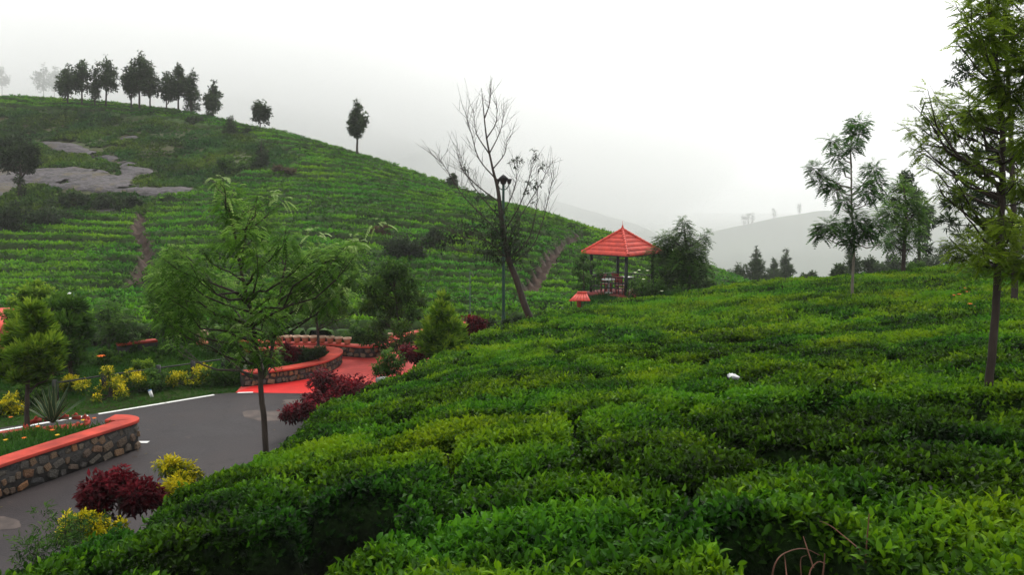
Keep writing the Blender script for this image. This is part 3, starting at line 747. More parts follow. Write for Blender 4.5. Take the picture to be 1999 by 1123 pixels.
stone_wall('planter_wall', 'low back wall of the roadside planter half hidden behind the spiky agave', 'planter', PL1[9:], RZ, .40, .34, .38, .05, .25, sides=(-1,))
SOIL = simple('planter_soil', (.05, .075, .02), (.035, .03, .018), 4, bump=.03)
ground_poly('planter_bed', PL1, RZ+.45, SOIL)
zt2 = RZ+.40
PL2 = [G(*p, zt2)[:2] for p in ((470, 727), (500, 724), (545, 720), (600, 711), (635, 701), (655, 689), (652, 682), (625, 678), (585, 677), (530, 679), (480, 684))]
stone_wall('planter_wall', 'rounded stone planter with red coping standing on the red path', 'planter', PL2, RZ, .35, .34, .42, .06, .15, sides=(-1,))
ground_poly('planter_bed', PL2, RZ+.30, SOIL)
zt3 = RZ+.38
BW = [G(*p, zt3)[:2] for p in ((470, 664), (560, 669), (640, 670), (690, 674), (725, 675), (752, 668), (785, 655), (830, 644), (885, 633), (935, 626))]
stone_wall('garden_wall', 'low stone wall with red top running behind the red path, flower pots on it', 'wall', BW, RZ, .33, .34, .40, .055, .15, sides=(-1,))
BW2 = [G(*p, zt3)[:2] for p in ((228, 672), (305, 664))]
mb = MB(); p0 = np.array([*BW2[0], RZ]); ribbon(mb, np.array(BW2)-p0[:2], .3, 0, .33)
t_ = thing('garden_wall', 'straight red topped kerb wall among the lawn shrubs at left', 'wall', p0); mb.build('wall_body', MORTAR, t_)
mb = MB(); ribbon(mb, np.array(BW2)-p0[:2], .38, .332, .40); mb.build('coping', REDP, t_)
# pots on the wall
TERRA = simple('terracotta', (.50, .17, .09), (.40, .12, .07), 8, rough=.7)
PALEPOT = simple('pale_pot_rim', (.62, .42, .30), (.5, .32, .22), 8, rough=.7)
def pot_at(px, py, z, label, s=1.0):
    b = G(px, py, z); t_ = thing('flower_pot', label, 'flower pot', b, 'terracotta pots in a row on the low garden wall')
    mb = MB(); mb.lathe([(0, 0), (.085*s, 0), (.125*s, .20*s), (.10*s, .20*s), (.095*s, .17*s), (0, .17*s)], n=14); mb.build('pot_body', TERRA, t_, sm=False)
    mb = MB(); mb.lathe([(.127*s, .17*s), (.15*s, .175*s), (.15*s, .235*s), (.112*s, .235*s), (.108*s, .17*s)], n=14); mb.build('rim', PALEPOT, t_)
    return t_
xs = [547, 563, 580, 596, 612, 629, 645, 661, 678]
for i, x in enumerate(xs):
    yy = np.interp(x, (470, 560, 640, 690), (664, 669, 670, 674))
    pot_at(x, yy-.5, zt3+.006, ['terracotta pot on the low wall, leftmost of the row', 'terracotta pot, second from the left end of the row on the wall', 'terracotta pot, third from the left end of the row on the wall', 'terracotta pot, fourth from the left end of the row on the wall',
       'terracotta pot in the middle of the row on the wall', 'terracotta pot, fourth from the right end of the row on the wall', 'terracotta pot, third from the right end of the row on the wall', 'terracotta pot, second from the right end of the row on the wall', 'terracotta pot on the low wall, rightmost of the row'][i], .95)
pot_at(764, 661.5, zt3+.006, 'terracotta pot alone on the bend of the garden wall, left of the leafy tree', .8)
pot_at(776, 657.5, zt3+.006, 'terracotta pot alone on the bend of the garden wall, nearer the leafy tree', .8)
# urn by the lawn shrubs
b = G(395, 672, RZ); t_ = thing('urn', 'pinkish urn on a round plinth behind the lawn shrubs', 'urn', b)
mb = MB(); mb.lathe([(0, 0), (.2, 0), (.2, .08), (.11, .1), (.11, .16)], n=16); mb.build('plinth', TERRA, t_)
mb = MB(); mb.lathe([(.08, .16), (.2, .24), (.24, .36), (.17, .46), (.24, .5), (.2, .5), (0, .42)], n=16); mb.build('bowl', PALEPOT, t_)

# ------------------------------------------------------------------ plants
def foliage(kind, centres, radii, weights, n, L, mat_tint=(0, 1), flat=.8, axis=None, droop=.5, wr=.45, pairs=7, org=None, stretch=0, fw=1.0):
    """kind: leaf, needle or frond. returns V,F,tint"""
    c = np.array(centres); r = np.array(radii); w = np.array(weights)/np.sum(weights)
    k = rng.choice(len(c), n, p=w); d = unit(n, flat)
    rad = rng.uniform(0, 1, n)**.5
    lump = .65+.6*vnoise(d[:, 0]*2.3+k*9.1, d[:, 2]*2.3+d[:, 1]*2+k*3.7, 5)
    pos = c[k]+d*(r[k]*rad*lump)[:, None]
    if org is not None and stretch:
        tt = rng.uniform(0, 1, n)**1.6*stretch; pos = pos+(org[k]-c[k])*tt[:, None]
    out_ = d*1.0; out_[:, 2] += .25
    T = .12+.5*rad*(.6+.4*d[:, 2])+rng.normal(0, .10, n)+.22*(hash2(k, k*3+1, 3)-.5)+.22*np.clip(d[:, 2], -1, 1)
    if kind == 'frond':
        az = rng.normal(0, .5, (n, 3)); D = out_+az; D /= np.linalg.norm(D, axis=1)[:, None]
        Lf = L*rng.uniform(.6, 1.15, n); ts = np.linspace(.12, 1, pairs)
        S = np.cross(D, [0, 0, 1.]); S /= np.linalg.norm(S, axis=1)[:, None]+1e-9
        O_, D_, U_, L_, W_, T_ = [], [], [], [], [], []
        for t in ts:
            p = pos+D*(Lf*t)[:, None]; p[:, 2] -= droop*Lf*t*t*.8
            dd = D.copy(); dd[:, 2] -= droop*1.6*t
            for sg in (-1, 1):
                O_.append(p); D_.append(S*sg*.95+dd*.55+rng.normal(0, .08, (n, 3))); U_.append(np.tile([0, 0, 1.], (n, 1)))
                prof = math.sin(math.pi*min(.97, t*.8+.18))
                L_.append(Lf*.34*(.35+.75*prof)); W_.append(Lf/pairs*fw*np.ones(n)); T_.append(T+.12*t)
        V, F = diamond(np.concatenate(O_), np.concatenate(D_), np.concatenate(U_), np.concatenate(L_), np.concatenate(W_), .15)
        return V, F, np.repeat(np.concatenate(T_), 4)
    if kind == 'needle':
        m_ = 5; O_ = np.repeat(pos, m_, 0); D_ = np.repeat(out_, m_, 0)+rng.normal(0, .6, (n*m_, 3)); Ls = L*rng.uniform(.6, 1.2, n*m_)
        V, F = diamond(O_, D_, unit(n*m_), Ls, Ls*.17, .1); return V, F, np.repeat(np.repeat(T, m_)+rng.normal(0, .05, n*m_), 4)
    if kind == 'spray':   # upright pointed sprays, as on young conifers and wattles
        m_ = 7; O_ = np.repeat(pos, m_, 0); ax = out_*[1, 1, .5]+[0, 0, .45]
        D_ = np.repeat(ax, m_, 0)+rng.normal(0, .33, (n*m_, 3)); Ls = L*rng.uniform(.5, 1.2, n*m_)
        V, F = diamond(O_, D_, unit(n*m_), Ls, Ls*.2, .1); return V, F, np.repeat(np.repeat(T, m_)+rng.normal(0, .07, n*m_), 4)
    m_ = 4; O_ = np.repeat(pos, m_, 0)+rng.normal(0, L*.25, (n*m_, 3)); D_ = np.repeat(out_, m_, 0)+rng.normal(0, .75, (n*m_, 3)); D_[:, 2] -= droop*.5
    Ls = L*rng.uniform(.6, 1.2, n*m_)
    V, F = diamond(O_, D_, np.repeat(unit(n), m_, 0)*.6+[0, 0, 1.], Ls, Ls*wr, .25)
    return V, F, np.repeat(np.repeat(T, m_)+rng.normal(0, .06, n*m_), 4)

def plant(name, label, cat, group, base, trunk, r0, clumps, mat, kind='leaf', n=500, L=.1, bark=None, flat=.8, droop=.5, wr=.45, pairs=7, stretch=0, bark_r=.3, crown='crown', limbs='branches', rt=.3, forks=(), amin=.28, fw=1.0):
    """trunk: list of world points from the ground up; clumps: (world centre, radius)"""
    base = np.array(base, float); t_ = thing(name, label, cat, base, group); bark = bark or BARK
    C_ = np.array([c for c, r in clumps])-base; Rr = np.array([r for c, r in clumps]); org = None
    if trunk is not None:
        tr = np.array(trunk)-base; tr2 = catmull(tr, 5); m_ = len(tr2)
        mb = MB(); rad = r0*(1-(1-rt)*np.linspace(0, 1, m_)); rad[0] *= 1.35
        tr2 = tr2+np.c_[rng.normal(0, r0*.09, (m_, 2)), np.zeros(m_)]
        mb.tube(tr2, rad, 8); mb.build('trunk', bark, t_, sm=True)
        mb = MB(); org = []
        for f_ in forks:
            q = catmull(np.array(f_[0])-base, 4); mb.tube(q, f_[1]*(1-.65*np.linspace(0, 1, len(q))), 6, False)
            tr2 = np.r_[tr2, q]
        for c, r in zip(C_, Rr):
            hd = np.hypot(tr2[:, 0]-c[0], tr2[:, 1]-c[1]); want = c[2]-.55*hd-.1*r
            cost = np.abs(tr2[:, 2]-want)+.35*hd+100*(tr2[:, 2] < tr2[:, 2].max()*amin); i = np.argmin(cost); o = tr2[i]; org.append(o)
            dist = np.linalg.norm(c-o)
            if dist < .05: continue
            s = np.linspace(0, 1, 6)[:, None]; mid = (o+c)/2; mid[2] += -.12*dist
            q = (1-s)**2*o+2*s*(1-s)*mid+s*s*(c+(c-o)/dist*r*.5); q[1:-1] += rng.normal(0, .03*dist, (4, 3))
            mb.tube(q, np.linspace(min(r0*.5, .012*dist+r0*bark_r), r0*.07, 6), 5, False)
            for _ in range(3):
                e = c+unit(1)[0]*r*.8; a = q[rng.integers(2, 5)]; mb.tube([a, (a+e)/2+rng.normal(0, .05*r, 3), e], [r0*.1, r0*.07, r0*.03], 4, False)
        mb.build(limbs, bark, t_, sm=True); org = np.array(org)
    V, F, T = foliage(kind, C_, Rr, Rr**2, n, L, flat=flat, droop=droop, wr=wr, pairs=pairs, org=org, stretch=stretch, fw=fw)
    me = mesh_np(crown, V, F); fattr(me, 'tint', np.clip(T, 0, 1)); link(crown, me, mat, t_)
    return t_
def tree(name, label, cat, group, Y, trunk_px, r0, clumps_px, mat, sink=.0, dmax=None, **kw):
    tw = [P(x, y, Y) for x, y in trunk_px]
    base = tw[0].copy(); base[2] -= sink; tw[0] = base.copy()
    xs_ = [c[0] for c in clumps_px]; dm = dmax if dmax is not None else (max(xs_)-min(xs_)+30)/2*Y/FPX*.8
    cl = []
    for c in clumps_px:
        dY = c[3] if len(c) > 3 else random.uniform(-dm, dm)
        cl.append((P(c[0], c[1], Y+dY), c[2]*Y/FPX))
    return plant(name, label, cat, group, base, tw, r0, cl, mat, **kw)
def bush(name, label, cat, group, base, w, h, mat, n, L, kind='leaf', nc=13, stems=True, **kw):
    base = np.array(base, float); cl = []
    for i in range(nc):
        a = random.uniform(0, 6.28); q = math.sqrt(random.random())*.42*w; zz = random.uniform(.2, .92)*h*(1-.7*(q/w))
        cl.append((base+np.array([q*math.cos(a), q*math.sin(a), zz]), min(w, h)*random.uniform(.13, .30)))
    return plant(name, label, cat, group, base, [base, base+[0, 0, h*.3], base+[.02, 0, h*.6]], .018*max(w, h)+.005, cl, mat, kind=kind, n=n, L=L, crown='foliage', limbs='stems', amin=0, **kw)
def nb(px, py):
    Ys = np.geomspace(2.5, 40, 900); pts = np.array([P(px, py, y) for y in Ys]); z = NH0(pts[:, 0], pts[:, 1])
    i = np.argmax(pts[:, 2] < z); return Ys[i]

# --- trees on the ridge
RG = 'tall dark trees standing along the ridge'
def ridge_tree(bx, by, ty, w, label, Y=116, mat=PINEM, group=RG, bare=.36, n=560, lean=0):
    if Y == 103: Y = hill_hit(bx, by+2)[1]
    hgt = by-ty; cl = []
    nl = max(6, int(hgt/8))
    for i in range(nl):
        f = (i+.5)/nl; yy = by-hgt*(bare+(.97-bare)*f)
        prof = math.sin(math.pi*min(1, (f*.85+.22)))**.7
        for s in range(2 if prof*w > 18 else 1):
            cl.append((bx+lean*f+random.uniform(-1, 1)*w*.29*prof, yy+random.uniform(-4, 4), max(3.5, w*.215*1.05*prof*random.uniform(.7, 1.25))))
    return tree('ridge_tree', label, 'tree', group, Y, [(bx, by+3), (bx+lean*.3, by-hgt*.4), (bx+lean, ty+hgt*.12)], .13*hgt/90, cl, mat, sink=.3, kind='leaf', n=n, L=.42, wr=.5, flat=.6, bark_r=.2, droop=.2)
ridge_tree(132, 212, 124, 52, 'wide dark tree at the left end of the ridge row, its low boughs reaching left', bare=.3)
ridge_tree(160, 210, 111, 50, 'dark tree with a rounded head, second from the left on the ridge')
ridge_tree(207, 211, 107, 56, 'thick trunked ridge tree with an open crown standing alone between two clumps')
ridge_tree(185, 205, 135, 22, 'thin low tree just left of the thick trunked ridge tree', n=260, bare=.2)
ridge_tree(256, 214, 120, 44, 'slimmer tree on the left flank of the tallest ridge tree')
ridge_tree(272, 215, 97, 62, 'tallest tree of the ridge row with a pointed head', n=850)
ridge_tree(293, 218, 126, 42, 'tree pressed against the right flank of the tallest ridge tree')
ridge_tree(325, 222, 137, 44, 'dark tree right of the gap in the ridge row')
ridge_tree(348, 227, 118, 44, 'tall narrow tree behind the gap tree on the ridge')
ridge_tree(373, 231, 126, 48, 'lacy tree with drooping lower boughs near the right end of the ridge row', bare=.12)
ridge_tree(416, 238, 156, 38, 'small tree at the right end of the ridge row, separated from the others', bare=.15)
ridge_tree(85, 190, 122, 46, 'pale tree dissolving in the mist left of the ridge row', Y=205, group='trees fading in the mist', n=450, bare=.2)
ridge_tree(106, 190, 124, 40, 'faint tree in the mist pressed close behind the leftmost dark ridge tree', Y=215, group='trees fading in the mist', n=450, bare=.2)
ridge_tree(4, 185, 128, 36, 'pale misty tree cut by the left edge of the picture', Y=215, group='trees fading in the mist', n=400)
ridge_tree(592, 280, 222, 34, 'barely visible tree in thick mist behind the slope', Y=330, group='trees fading in the mist', n=250)
ridge_tree(508, 255, 196, 44, 'round headed dark tree standing alone right of the ridge row', bare=.38, Y=108.5)
ridge_tree(697, 314, 197, 40, 'tall slender tree with a bare pale trunk alone on the green slope', bare=.45, Y=103, n=600)
ridge_tree(884, 374, 340, 26, 'tiny round tree on the skyline behind the bare tree', bare=.3, Y=94, n=220)
def cone_tree(bx, by, ty, w, label, Y, mat=DARKG, group=None, n=420, L=.4):
    if Y in (100, 112): Y = hill_hit(bx, by)[1]
    hgt = by-ty; cl = [(bx+random.uniform(-.3, .3)*w*(1-f), by-hgt*(.06+.86*f), max(2.5, w*.36*(1-f)+2)) for f in np.linspace(0, 1, 9)]
    return tree('conical_tree', label, 'tree', group, Y, [(bx, by+2), (bx, by-hgt*.5), (bx, ty+3)], .12*hgt/60, cl, mat, kind='needle', n=n, L=L, sink=.3, flat=.7)
cone_tree(510, 334, 272, 34, 'dark conical tree on the slope below the round headed tree', 100, n=600)
cone_tree(450, 264, 223, 26, 'small conical tree on the skyline just right of the ridge row', 112, n=350)
# skyline shrubs
for i, (x, y, w, h, lb) in enumerate([(945, 405, 34, 26, 'dark shrub on the skyline right behind the bare tree'), (1085, 452, 46, 28, 'spreading shrub on the skyline left of the dirt path'), (480, 266, 36, 16, 'low shrub between the conical tree and the round headed tree'),
        (1112, 462, 20, 22, 'small upright shrub at the top of the dirt path'), (380, 246, 30, 22, 'low shrub under the lacy ridge tree')]):
    p = hill_hit(x, y+2) ; k = p[1]/FPX
    bush('hill_shrub', lb, 'shrub', 'shrubs on the hill skyline', p, w*k, h*k, DARKG if i != 1 else MIDG, 260, .35)
# dark tree and shrubs left mid
p = hill_hit(40, 398); Yk = p[1]
tree('hillside_tree', 'dark spreading tree with a crooked trunk in front of the bare rock', 'tree', None, Yk, [(44, 404), (38, 370), (40, 335), (30, 300)], .22,
     [(10, 280, 20), (35, 275, 20), (58, 292, 18), (8, 305, 22), (40, 305, 22), (66, 315, 12), (20, 322, 18), (55, 328, 14), (36, 352, 9), (44, 372, 7), (-20, 295, 26)], DARKG, n=1500, L=.35, sink=.3, flat=.6, droop=.2)
for i, (x, y, w, h, lb) in enumerate([(85, 452, 120, 70, 'large dark rounded shrub below the bare rock'), (20, 462, 90, 60, 'broad dark shrub at the left edge below the rock'), (150, 408, 60, 30, 'dark low shrub along the lower rim of the rock, left of its middle'),
        (255, 418, 56, 36, 'rounded dark green shrub under the right part of the rock'), (205, 410, 50, 28, 'dark low shrub along the lower rim of the rock, right of its middle'), (325, 412, 44, 26, 'shrub beside the reddish soil at the right end of the rock'),
        (750, 470, 60, 26, 'brownish shrub patch among the tea rows'), (790, 520, 70, 60, 'dark bush standing in the tea behind the leafy garden tree'), (840, 490, 60, 44, 'thin dark shrub in the tea left of the bare tree'),
        (560, 350, 60, 26, 'brown heather like shrub under the dark conical tree'), (455, 345, 70, 36, 'light green shrub behind the top of the young garden tree')]):
    p = hill_hit(x, y); k = p[1]/FPX
    bush('hill_shrub', lb, 'shrub', 'shrubs scattered on the hillside', p, w*k, h*k, (DARKG, DARKG, DARKG, DARKG, DARKG, DARKG, BROWNL, DARKG, DARKG, BROWNL, MIDG)[i], 700, .30, nc=14)

# --- right misty hill trees and dark conifers behind the near slope
for i, (x, by, ty, w, Y, lb) in enumerate([(1476, 552, 478, 56, 95, 'broad dark conifer with a pointed top, tallest of those behind the tea crest'), (1440, 556, 512, 40, 95, 'dark conifer nestled left of the tallest one behind the tea crest'), (1422, 558, 528, 26, 95, 'smallest dark conifer at the left end of the dark group'),
        (1535, 548, 483, 34, 110, 'slim grey conifer right of the dark group behind the tea crest'), (1512, 550, 505, 24, 120, 'thin pale conifer between the broad dark one and the slim grey one'), (1662, 532, 470, 36, 70, 'dark conifer peeping behind the trunk of the clumpy slender tree')]):
    cone_tree(x, by, ty, w, lb, Y, mat=PINEM, group='conifers behind the tea crest', n=900 if i == 0 else 500, L=.45*Y/95)
for i, (x, by, w, h, Y, lb) in enumerate([(1578, 548, 30, 18, 90, 'small round bush on the tea crest right of the conifers'), (1710, 540, 60, 44, 75, 'grey green bush in mist behind the two slender trees'), (1745, 538, 50, 40, 85, 'misty bush between the two slender trees'),
        (1810, 536, 60, 50, 80, 'hazy bush right of the second slender tree'), (1850, 530, 60, 66, 90, 'hazy tall bush beside the feathery lower boughs'), (1790, 533, 44, 20, 42, 'small green bush at the foot of the second slender tree'),
        (1640, 545, 34, 26, 60, 'low green bush left of the clumpy slender tree')]):
    b = P(x, by, Y); k = Y/FPX
    bush('misty_bush', lb, 'bush', 'bushes behind the tea crest', b, w*k, h*k, PINEM if Y > 50 else MIDG, 500, .3 if Y > 50 else .16, nc=10)
FL = ['leftmost of a close group of three', 'middle of the close group of three', 'rightmost of the close group of three', 'alone above the slim grey conifer', 'alone above the small round bush']
for i, x in enumerate([1452, 1460, 1468, 1510, 1560]):
    gy = float(np.interp(x, (1380, 1440, 1520, 1600, 1700), (458, 443, 424, 412, 404)))
    b = P(x, gy+3, 850); 
    mb = MB(); mb.tube([(0, 0, 0), (0, 0, 8)], [.4, .2], 5)
    t_ = thing('faint_tree', 'faint tree silhouette on the far misty ridge, '+FL[i], 'tree', b, 'faint trees on the far ridge'); mb.build('trunk', BARK, t_)
    V, Fq, T = foliage('leaf', [(0, 0, 8), (0, 0, 11), (.5, 0, 5)], [2.6, 2, 2], [1, 1, 1], 40, 1.6); me = mesh_np('crown', V, Fq); fattr(me, 'tint', np.clip(T, 0, 1)); link('crown', me, PINEM, t_)

# --- slender trees right
Y1 = nb(1664, 582)
tree('slender_tree', 'slender young tree with separate leafy clumps standing in the tea right of centre', 'tree', 'slender trees rising from the tea', Y1, [(1664, 590), (1665, 540), (1667, 480), (1663, 410), (1662, 340), (1660, 290), (1672, 240)], .052,
     [(1678, 240, 20), (1672, 262, 22), (1664, 285, 14), (1624, 275, 14), (1634, 300, 16), (1640, 325, 12), (1592, 330, 16), (1606, 352, 20), (1628, 366, 20), (1648, 392, 16), (1704, 330, 17), (1708, 352, 20), (1690, 372, 20), (1712, 385, 14),
      (1614, 442, 20), (1600, 455, 14), (1640, 448, 22), (1672, 430, 24), (1690, 452, 20), (1660, 468, 18), (1715, 440, 18), (1725, 470, 14), (1640, 395, 8)],
     BLUEG, kind='frond', n=2400, L=.25, pairs=6, sink=.8, droop=.45, flat=.7, bark=BARKP, rt=.2, amin=.38, fw=1.5)
Y2 = 34
tree('slender_tree', 'bushier slender tree with yellowish crown just right of the clumpy one', 'tree', 'slender trees rising from the tea', Y2, [(1764, 532), (1765, 490), (1768, 440), (1770, 400), (1762, 360)], .10,
     [(1758, 362, 16), (1745, 385, 22), (1775, 388, 24), (1790, 405, 18), (1740, 410, 22), (1770, 420, 26), (1725, 425, 18), (1795, 430, 16), (1745, 445, 22), (1780, 450, 20), (1760, 470, 22), (1740, 475, 14), (1785, 480, 14), (1757, 492, 12)],
     FEATH, kind='frond', n=1900, L=.36, pairs=5, sink=.9, droop=.4)
tree('misty_tree', 'greyish tall tree in mist rising behind the bushier slender tree', 'tree', None, 60, [(1796, 545), (1794, 470), (1790, 400), (1768, 345)], .14,
     [(1768, 345, 12), (1772, 365, 14), (1790, 385, 14), (1805, 410, 16), (1810, 435, 14), (1800, 460, 14), (1808, 485, 12)], PINEM, n=700, L=.3, sink=.5)
# dark pine behind the big right tree
tree('tall_pine', 'dark open pine behind the feathery tree at the right edge', 'tree', None, 21, [(1986, 560), (1980, 460), (1976, 340), (1972, 220), (1965, 100), (1960, 0), (1958, -60)], .085,
     [(1905, 95, 18), (1885, 140, 16), (1870, 125, 8), (1925, 130, 20), (1860, 160, 9), (1950, 40, 22), (1985, 60, 24), (1975, 110, 24), (1935, 170, 20), (1900, 235, 22), (1945, 240, 26), (1990, 200, 28), (1890, 330, 22), (1925, 300, 24), (1960, 310, 28), (1860, 395, 20), (1890, 380, 26), (1850, 430, 16),
      (1930, 390, 30), (1985, 380, 32), (1950, 440, 30), (2010, 440, 36), (2020, 300, 36), (2030, 130, 30), (1880, 455, 18), (2000, -20, 26), (1960, -40, 20)], PINEM, kind='needle', n=2500, L=.20, sink=1.0, flat=.6)
# big feathery tree at right
Yr = nb(1932, 772)
BIG = [(1870, 10, 16), (1900, 25, 26), (1935, 20, 28), (1880, 50, 20), (1865, 45, 12), (1915, 60, 30), (1965, 50, 30), (1885, 90, 18), (1950, 100, 30), (1870, 85, 10), (1990, 90, 34), (1960, 150, 34), (1925, 160, 22),
       (1815, 180, 18), (1835, 195, 22), (1790, 212, 16), (1770, 250, 12), (1795, 245, 20), (1830, 235, 26), (1865, 215, 26), (1895, 195, 26), (1930, 200, 28), (1985, 190, 36), (1860, 255, 22), (1900, 240, 26), (1945, 240, 26), (1780, 290, 14), (1805, 290, 18), (1835, 285, 18), (1800, 320, 12), (1830, 350, 14), (1860, 340, 16), (1885, 300, 20),
       (1840, 372, 14), (1920, 320, 16), (1875, 390, 12), (1995, 280, 34), (1990, 350, 22), (2030, 120, 40), (2040, 250, 44), (2030, 360, 40), (1930, -30, 30), (1980, -20, 34), (2050, 20, 40),
       (1862, 470, 20), (1880, 490, 22), (1900, 455, 24), (1920, 490, 28), (1950, 460, 30), (1935, 425, 22), (1975, 440, 30), (1990, 480, 30), (1960, 510, 26), (1895, 515, 18), (2010, 500, 34), (2040, 450, 40), (1985, 535, 18), (1860, 500, 14)]
tree('feathery_tree', 'tall thin trunked feathery tree rising out of the picture at the right edge', 'tree', None, Yr, [(1932, 775), (1935, 700), (1944, 620), (1946, 540), (1953, 450), (1957, 380), (1957, 280), (1952, 190), (1940, 90), (1930, 0), (1922, -90)], .048,
     BIG, FEATHR, kind='frond', n=4000, L=.15, pairs=9, sink=.8, droop=.35, flat=.55, stretch=.35, bark_r=.12, rt=.35, dmax=1.0, bark=BARK, amin=.40, fw=1.2)
# --- young tree in the middle-left foreground
Yc = nb(519, 888)
CR = [(430, 360, 14), (415, 352, 10), (455, 375, 24), (440, 400, 28), (470, 420, 32), (500, 390, 16), (525, 385, 14), (545, 400, 10), (480, 455, 38), (440, 470, 30), (520, 440, 30), (560, 460, 26), (590, 470, 20), (540, 490, 34), (500, 500, 30), (600, 500, 22), (640, 510, 22),
      (675, 485, 20), (690, 500, 18), (660, 530, 22), (620, 540, 26), (575, 545, 26), (665, 575, 22), (640, 585, 22), (600, 590, 20), (345, 480, 22), (330, 510, 28), (350, 540, 34), (380, 520, 26), (320, 560, 26), (345, 590, 34), (390, 580, 34), (420, 550, 32), (460, 560, 34),
      (310, 610, 22), (340, 640, 24), (385, 630, 28), (430, 610, 32), (470, 620, 34), (510, 560, 30), (520, 610, 32), (455, 655, 28), (490, 660, 32), (530, 650, 26), (480, 695, 24), (515, 700, 22), (545, 690, 16), (330, 665, 12), (565, 620, 18), (400, 490, 20)]
f1 = [P(512, 740, Yc), P(527, 700, Yc+.1), P(538, 640, Yc+.25), P(548, 570, Yc+.4), P(560, 500, Yc+.5)]
tree('young_tree', 'young forked tree with drooping feathery foliage in front of the road', 'tree', None, Yc, [(520, 890), (516, 830), (510, 770), (508, 730), (500, 680), (490, 610), (478, 560), (465, 500), (455, 440), (440, 380)], .042,
     CR, FEATH, kind='frond', n=3500, L=.13, pairs=7, sink=.7, droop=.65, flat=.8, stretch=.2, forks=[(f1, .03)], rt=.25, amin=.42, fw=.95, bark_r=.14)
t_ = bpy.context.scene.objects['young_tree']; bb = np.array(t_.location)
pc_ = [(590, 585), (470, 635), (482, 690), (603, 540), (690, 478), (612, 462), (505, 620), (735, 440), (430, 352), (545, 385), (668, 560)]
V, F, T = foliage('frond', [P(x, y, Yc-.25)-bb for x, y in pc_], [.11]*11, [1]*11, 110, .13, pairs=8, droop=.8)
me = mesh_np('young_fronds', V, F); fattr(me, 'tint', np.clip(T+.25, 0, 1)); link('young_fronds', me, leafmat('pale_young_leaf', [(0, (.10, .18, .03)), (.5, (.26, .38, .10)), (1, (.45, .58, .25))], trans=.4), t_)
# tree behind it rising from the round planter
q = G(620, 700, RZ); tree('garden_tree', 'blurred light green tree growing out of the round planter', 'tree', 'trees in the garden', q[1], [(620, 700), (621, 660), (618, 620), (622, 570), (630, 520)], .055,
     [(625, 500, 22), (600, 520, 24), (650, 500, 22), (690, 480, 16), (670, 520, 26), (635, 545, 28), (600, 560, 24), (570, 585, 22), (610, 590, 24), (655, 570, 24), (690, 545, 16), (560, 540, 20), (640, 610, 18), (665, 600, 14), (575, 500, 18), (700, 600, 10)], FEATH, kind='frond', n=2400, L=.34, pairs=6, droop=.8)
q = G(340, 690, RZ); tree('garden_tree', 'drooping tree left behind the young forked tree', 'tree', 'trees in the garden', q[1], [(340, 692), (338, 650), (335, 600), (342, 550)], .06,
     [(340, 500, 18), (325, 520, 22), (355, 525, 24), (315, 550, 24), (345, 560, 30), (370, 555, 24), (320, 590, 26), (355, 600, 30), (385, 600, 22), (330, 625, 24), (360, 640, 22), (305, 575, 16)], FEATH, kind='frond', n=2200, L=.34, pairs=6, droop=.8)
q = G(787, 702, RZ); tree('garden_tree', 'leafy mid green tree standing where the red path bends', 'tree', 'trees in the garden', q[1], [(787, 704), (786, 670), (780, 640), (775, 600), (770, 560)], .055,
     [(760, 515, 14), (775, 530, 24), (745, 540, 22), (800, 545, 20), (730, 560, 22), (765, 560, 28), (795, 575, 26), (820, 585, 16), (740, 590, 26), (770, 600, 26), (720, 600, 18), (805, 610, 18), (750, 625, 20), (785, 640, 18), (735, 640, 20), (722, 660, 16), (745, 665, 18), (800, 660, 14), (775, 675, 14)], MIDG, kind='leaf', n=2200, L=.13)
q = G(215, 690, RZ); tree('garden_tree', 'rounded soft tree in the lawn right of the dark leafy one', 'tree', 'trees in the garden', q[1], [(213, 690), (213, 650), (212, 610)], .05,
     [(210, 600, 20), (190, 615, 20), (230, 615, 22), (250, 630, 22), (200, 635, 22), (225, 645, 24), (180, 650, 14), (250, 655, 16), (215, 662, 18)], MIDG, kind='frond', n=700, L=.28, pairs=5)
# left foreground trees
q = G(52, 838, RZ+.45); Yl = q[1]
tree('wattle_tree', 'small bright yellow green tree growing in the roadside planter', 'tree', None, Yl, [(54, 842), (52, 800), (54, 750), (58, 700), (60, 650), (62, 610)], .055,
     [(62, 605, 13), (52, 625, 18), (75, 628, 18), (40, 645, 18), (90, 650, 16), (65, 655, 22), (30, 670, 18), (100, 672, 16), (70, 685, 24), (45, 695, 22), (105, 695, 14), (25, 705, 14), (85, 710, 20), (15, 725, 12), (60, 725, 20), (100, 725, 12), (35, 740, 12), (0, 700, 12), (5, 730, 12), (80, 745, 12)],
     YGREEN, kind='spray', n=2300, L=.21, flat=.8, dmax=.5)
q = G(140, 760, RZ); tree('garden_tree', 'dense darker tree right behind the bright yellow green one', 'tree', 'trees in the garden', q[1], [(140, 762), (138, 720), (135, 670), (130, 620)], .07,
     [(120, 590, 18), (140, 600, 22), (105, 605, 18), (155, 625, 20), (130, 635, 26), (160, 650, 18), (150, 675, 22), (125, 680, 24), (150, 700, 18), (130, 715, 18), (105, 700, 16)], MIDG, kind='spray', n=1100, L=.2, dmax=.7)
q = G(70, 720, RZ); tree('garden_tree', 'tall pale leafy tree behind the yellow green one at the left edge', 'tree', 'trees in the garden', 24, [(75, 735), (74, 680), (72, 630), (75, 590)], .06,
     [(70, 560, 16), (50, 575, 16), (90, 575, 18), (30, 590, 14), (110, 590, 18), (65, 595, 20), (20, 615, 16), (130, 600, 14)], YGREEN, kind='leaf', n=900, L=.12, dmax=.8)
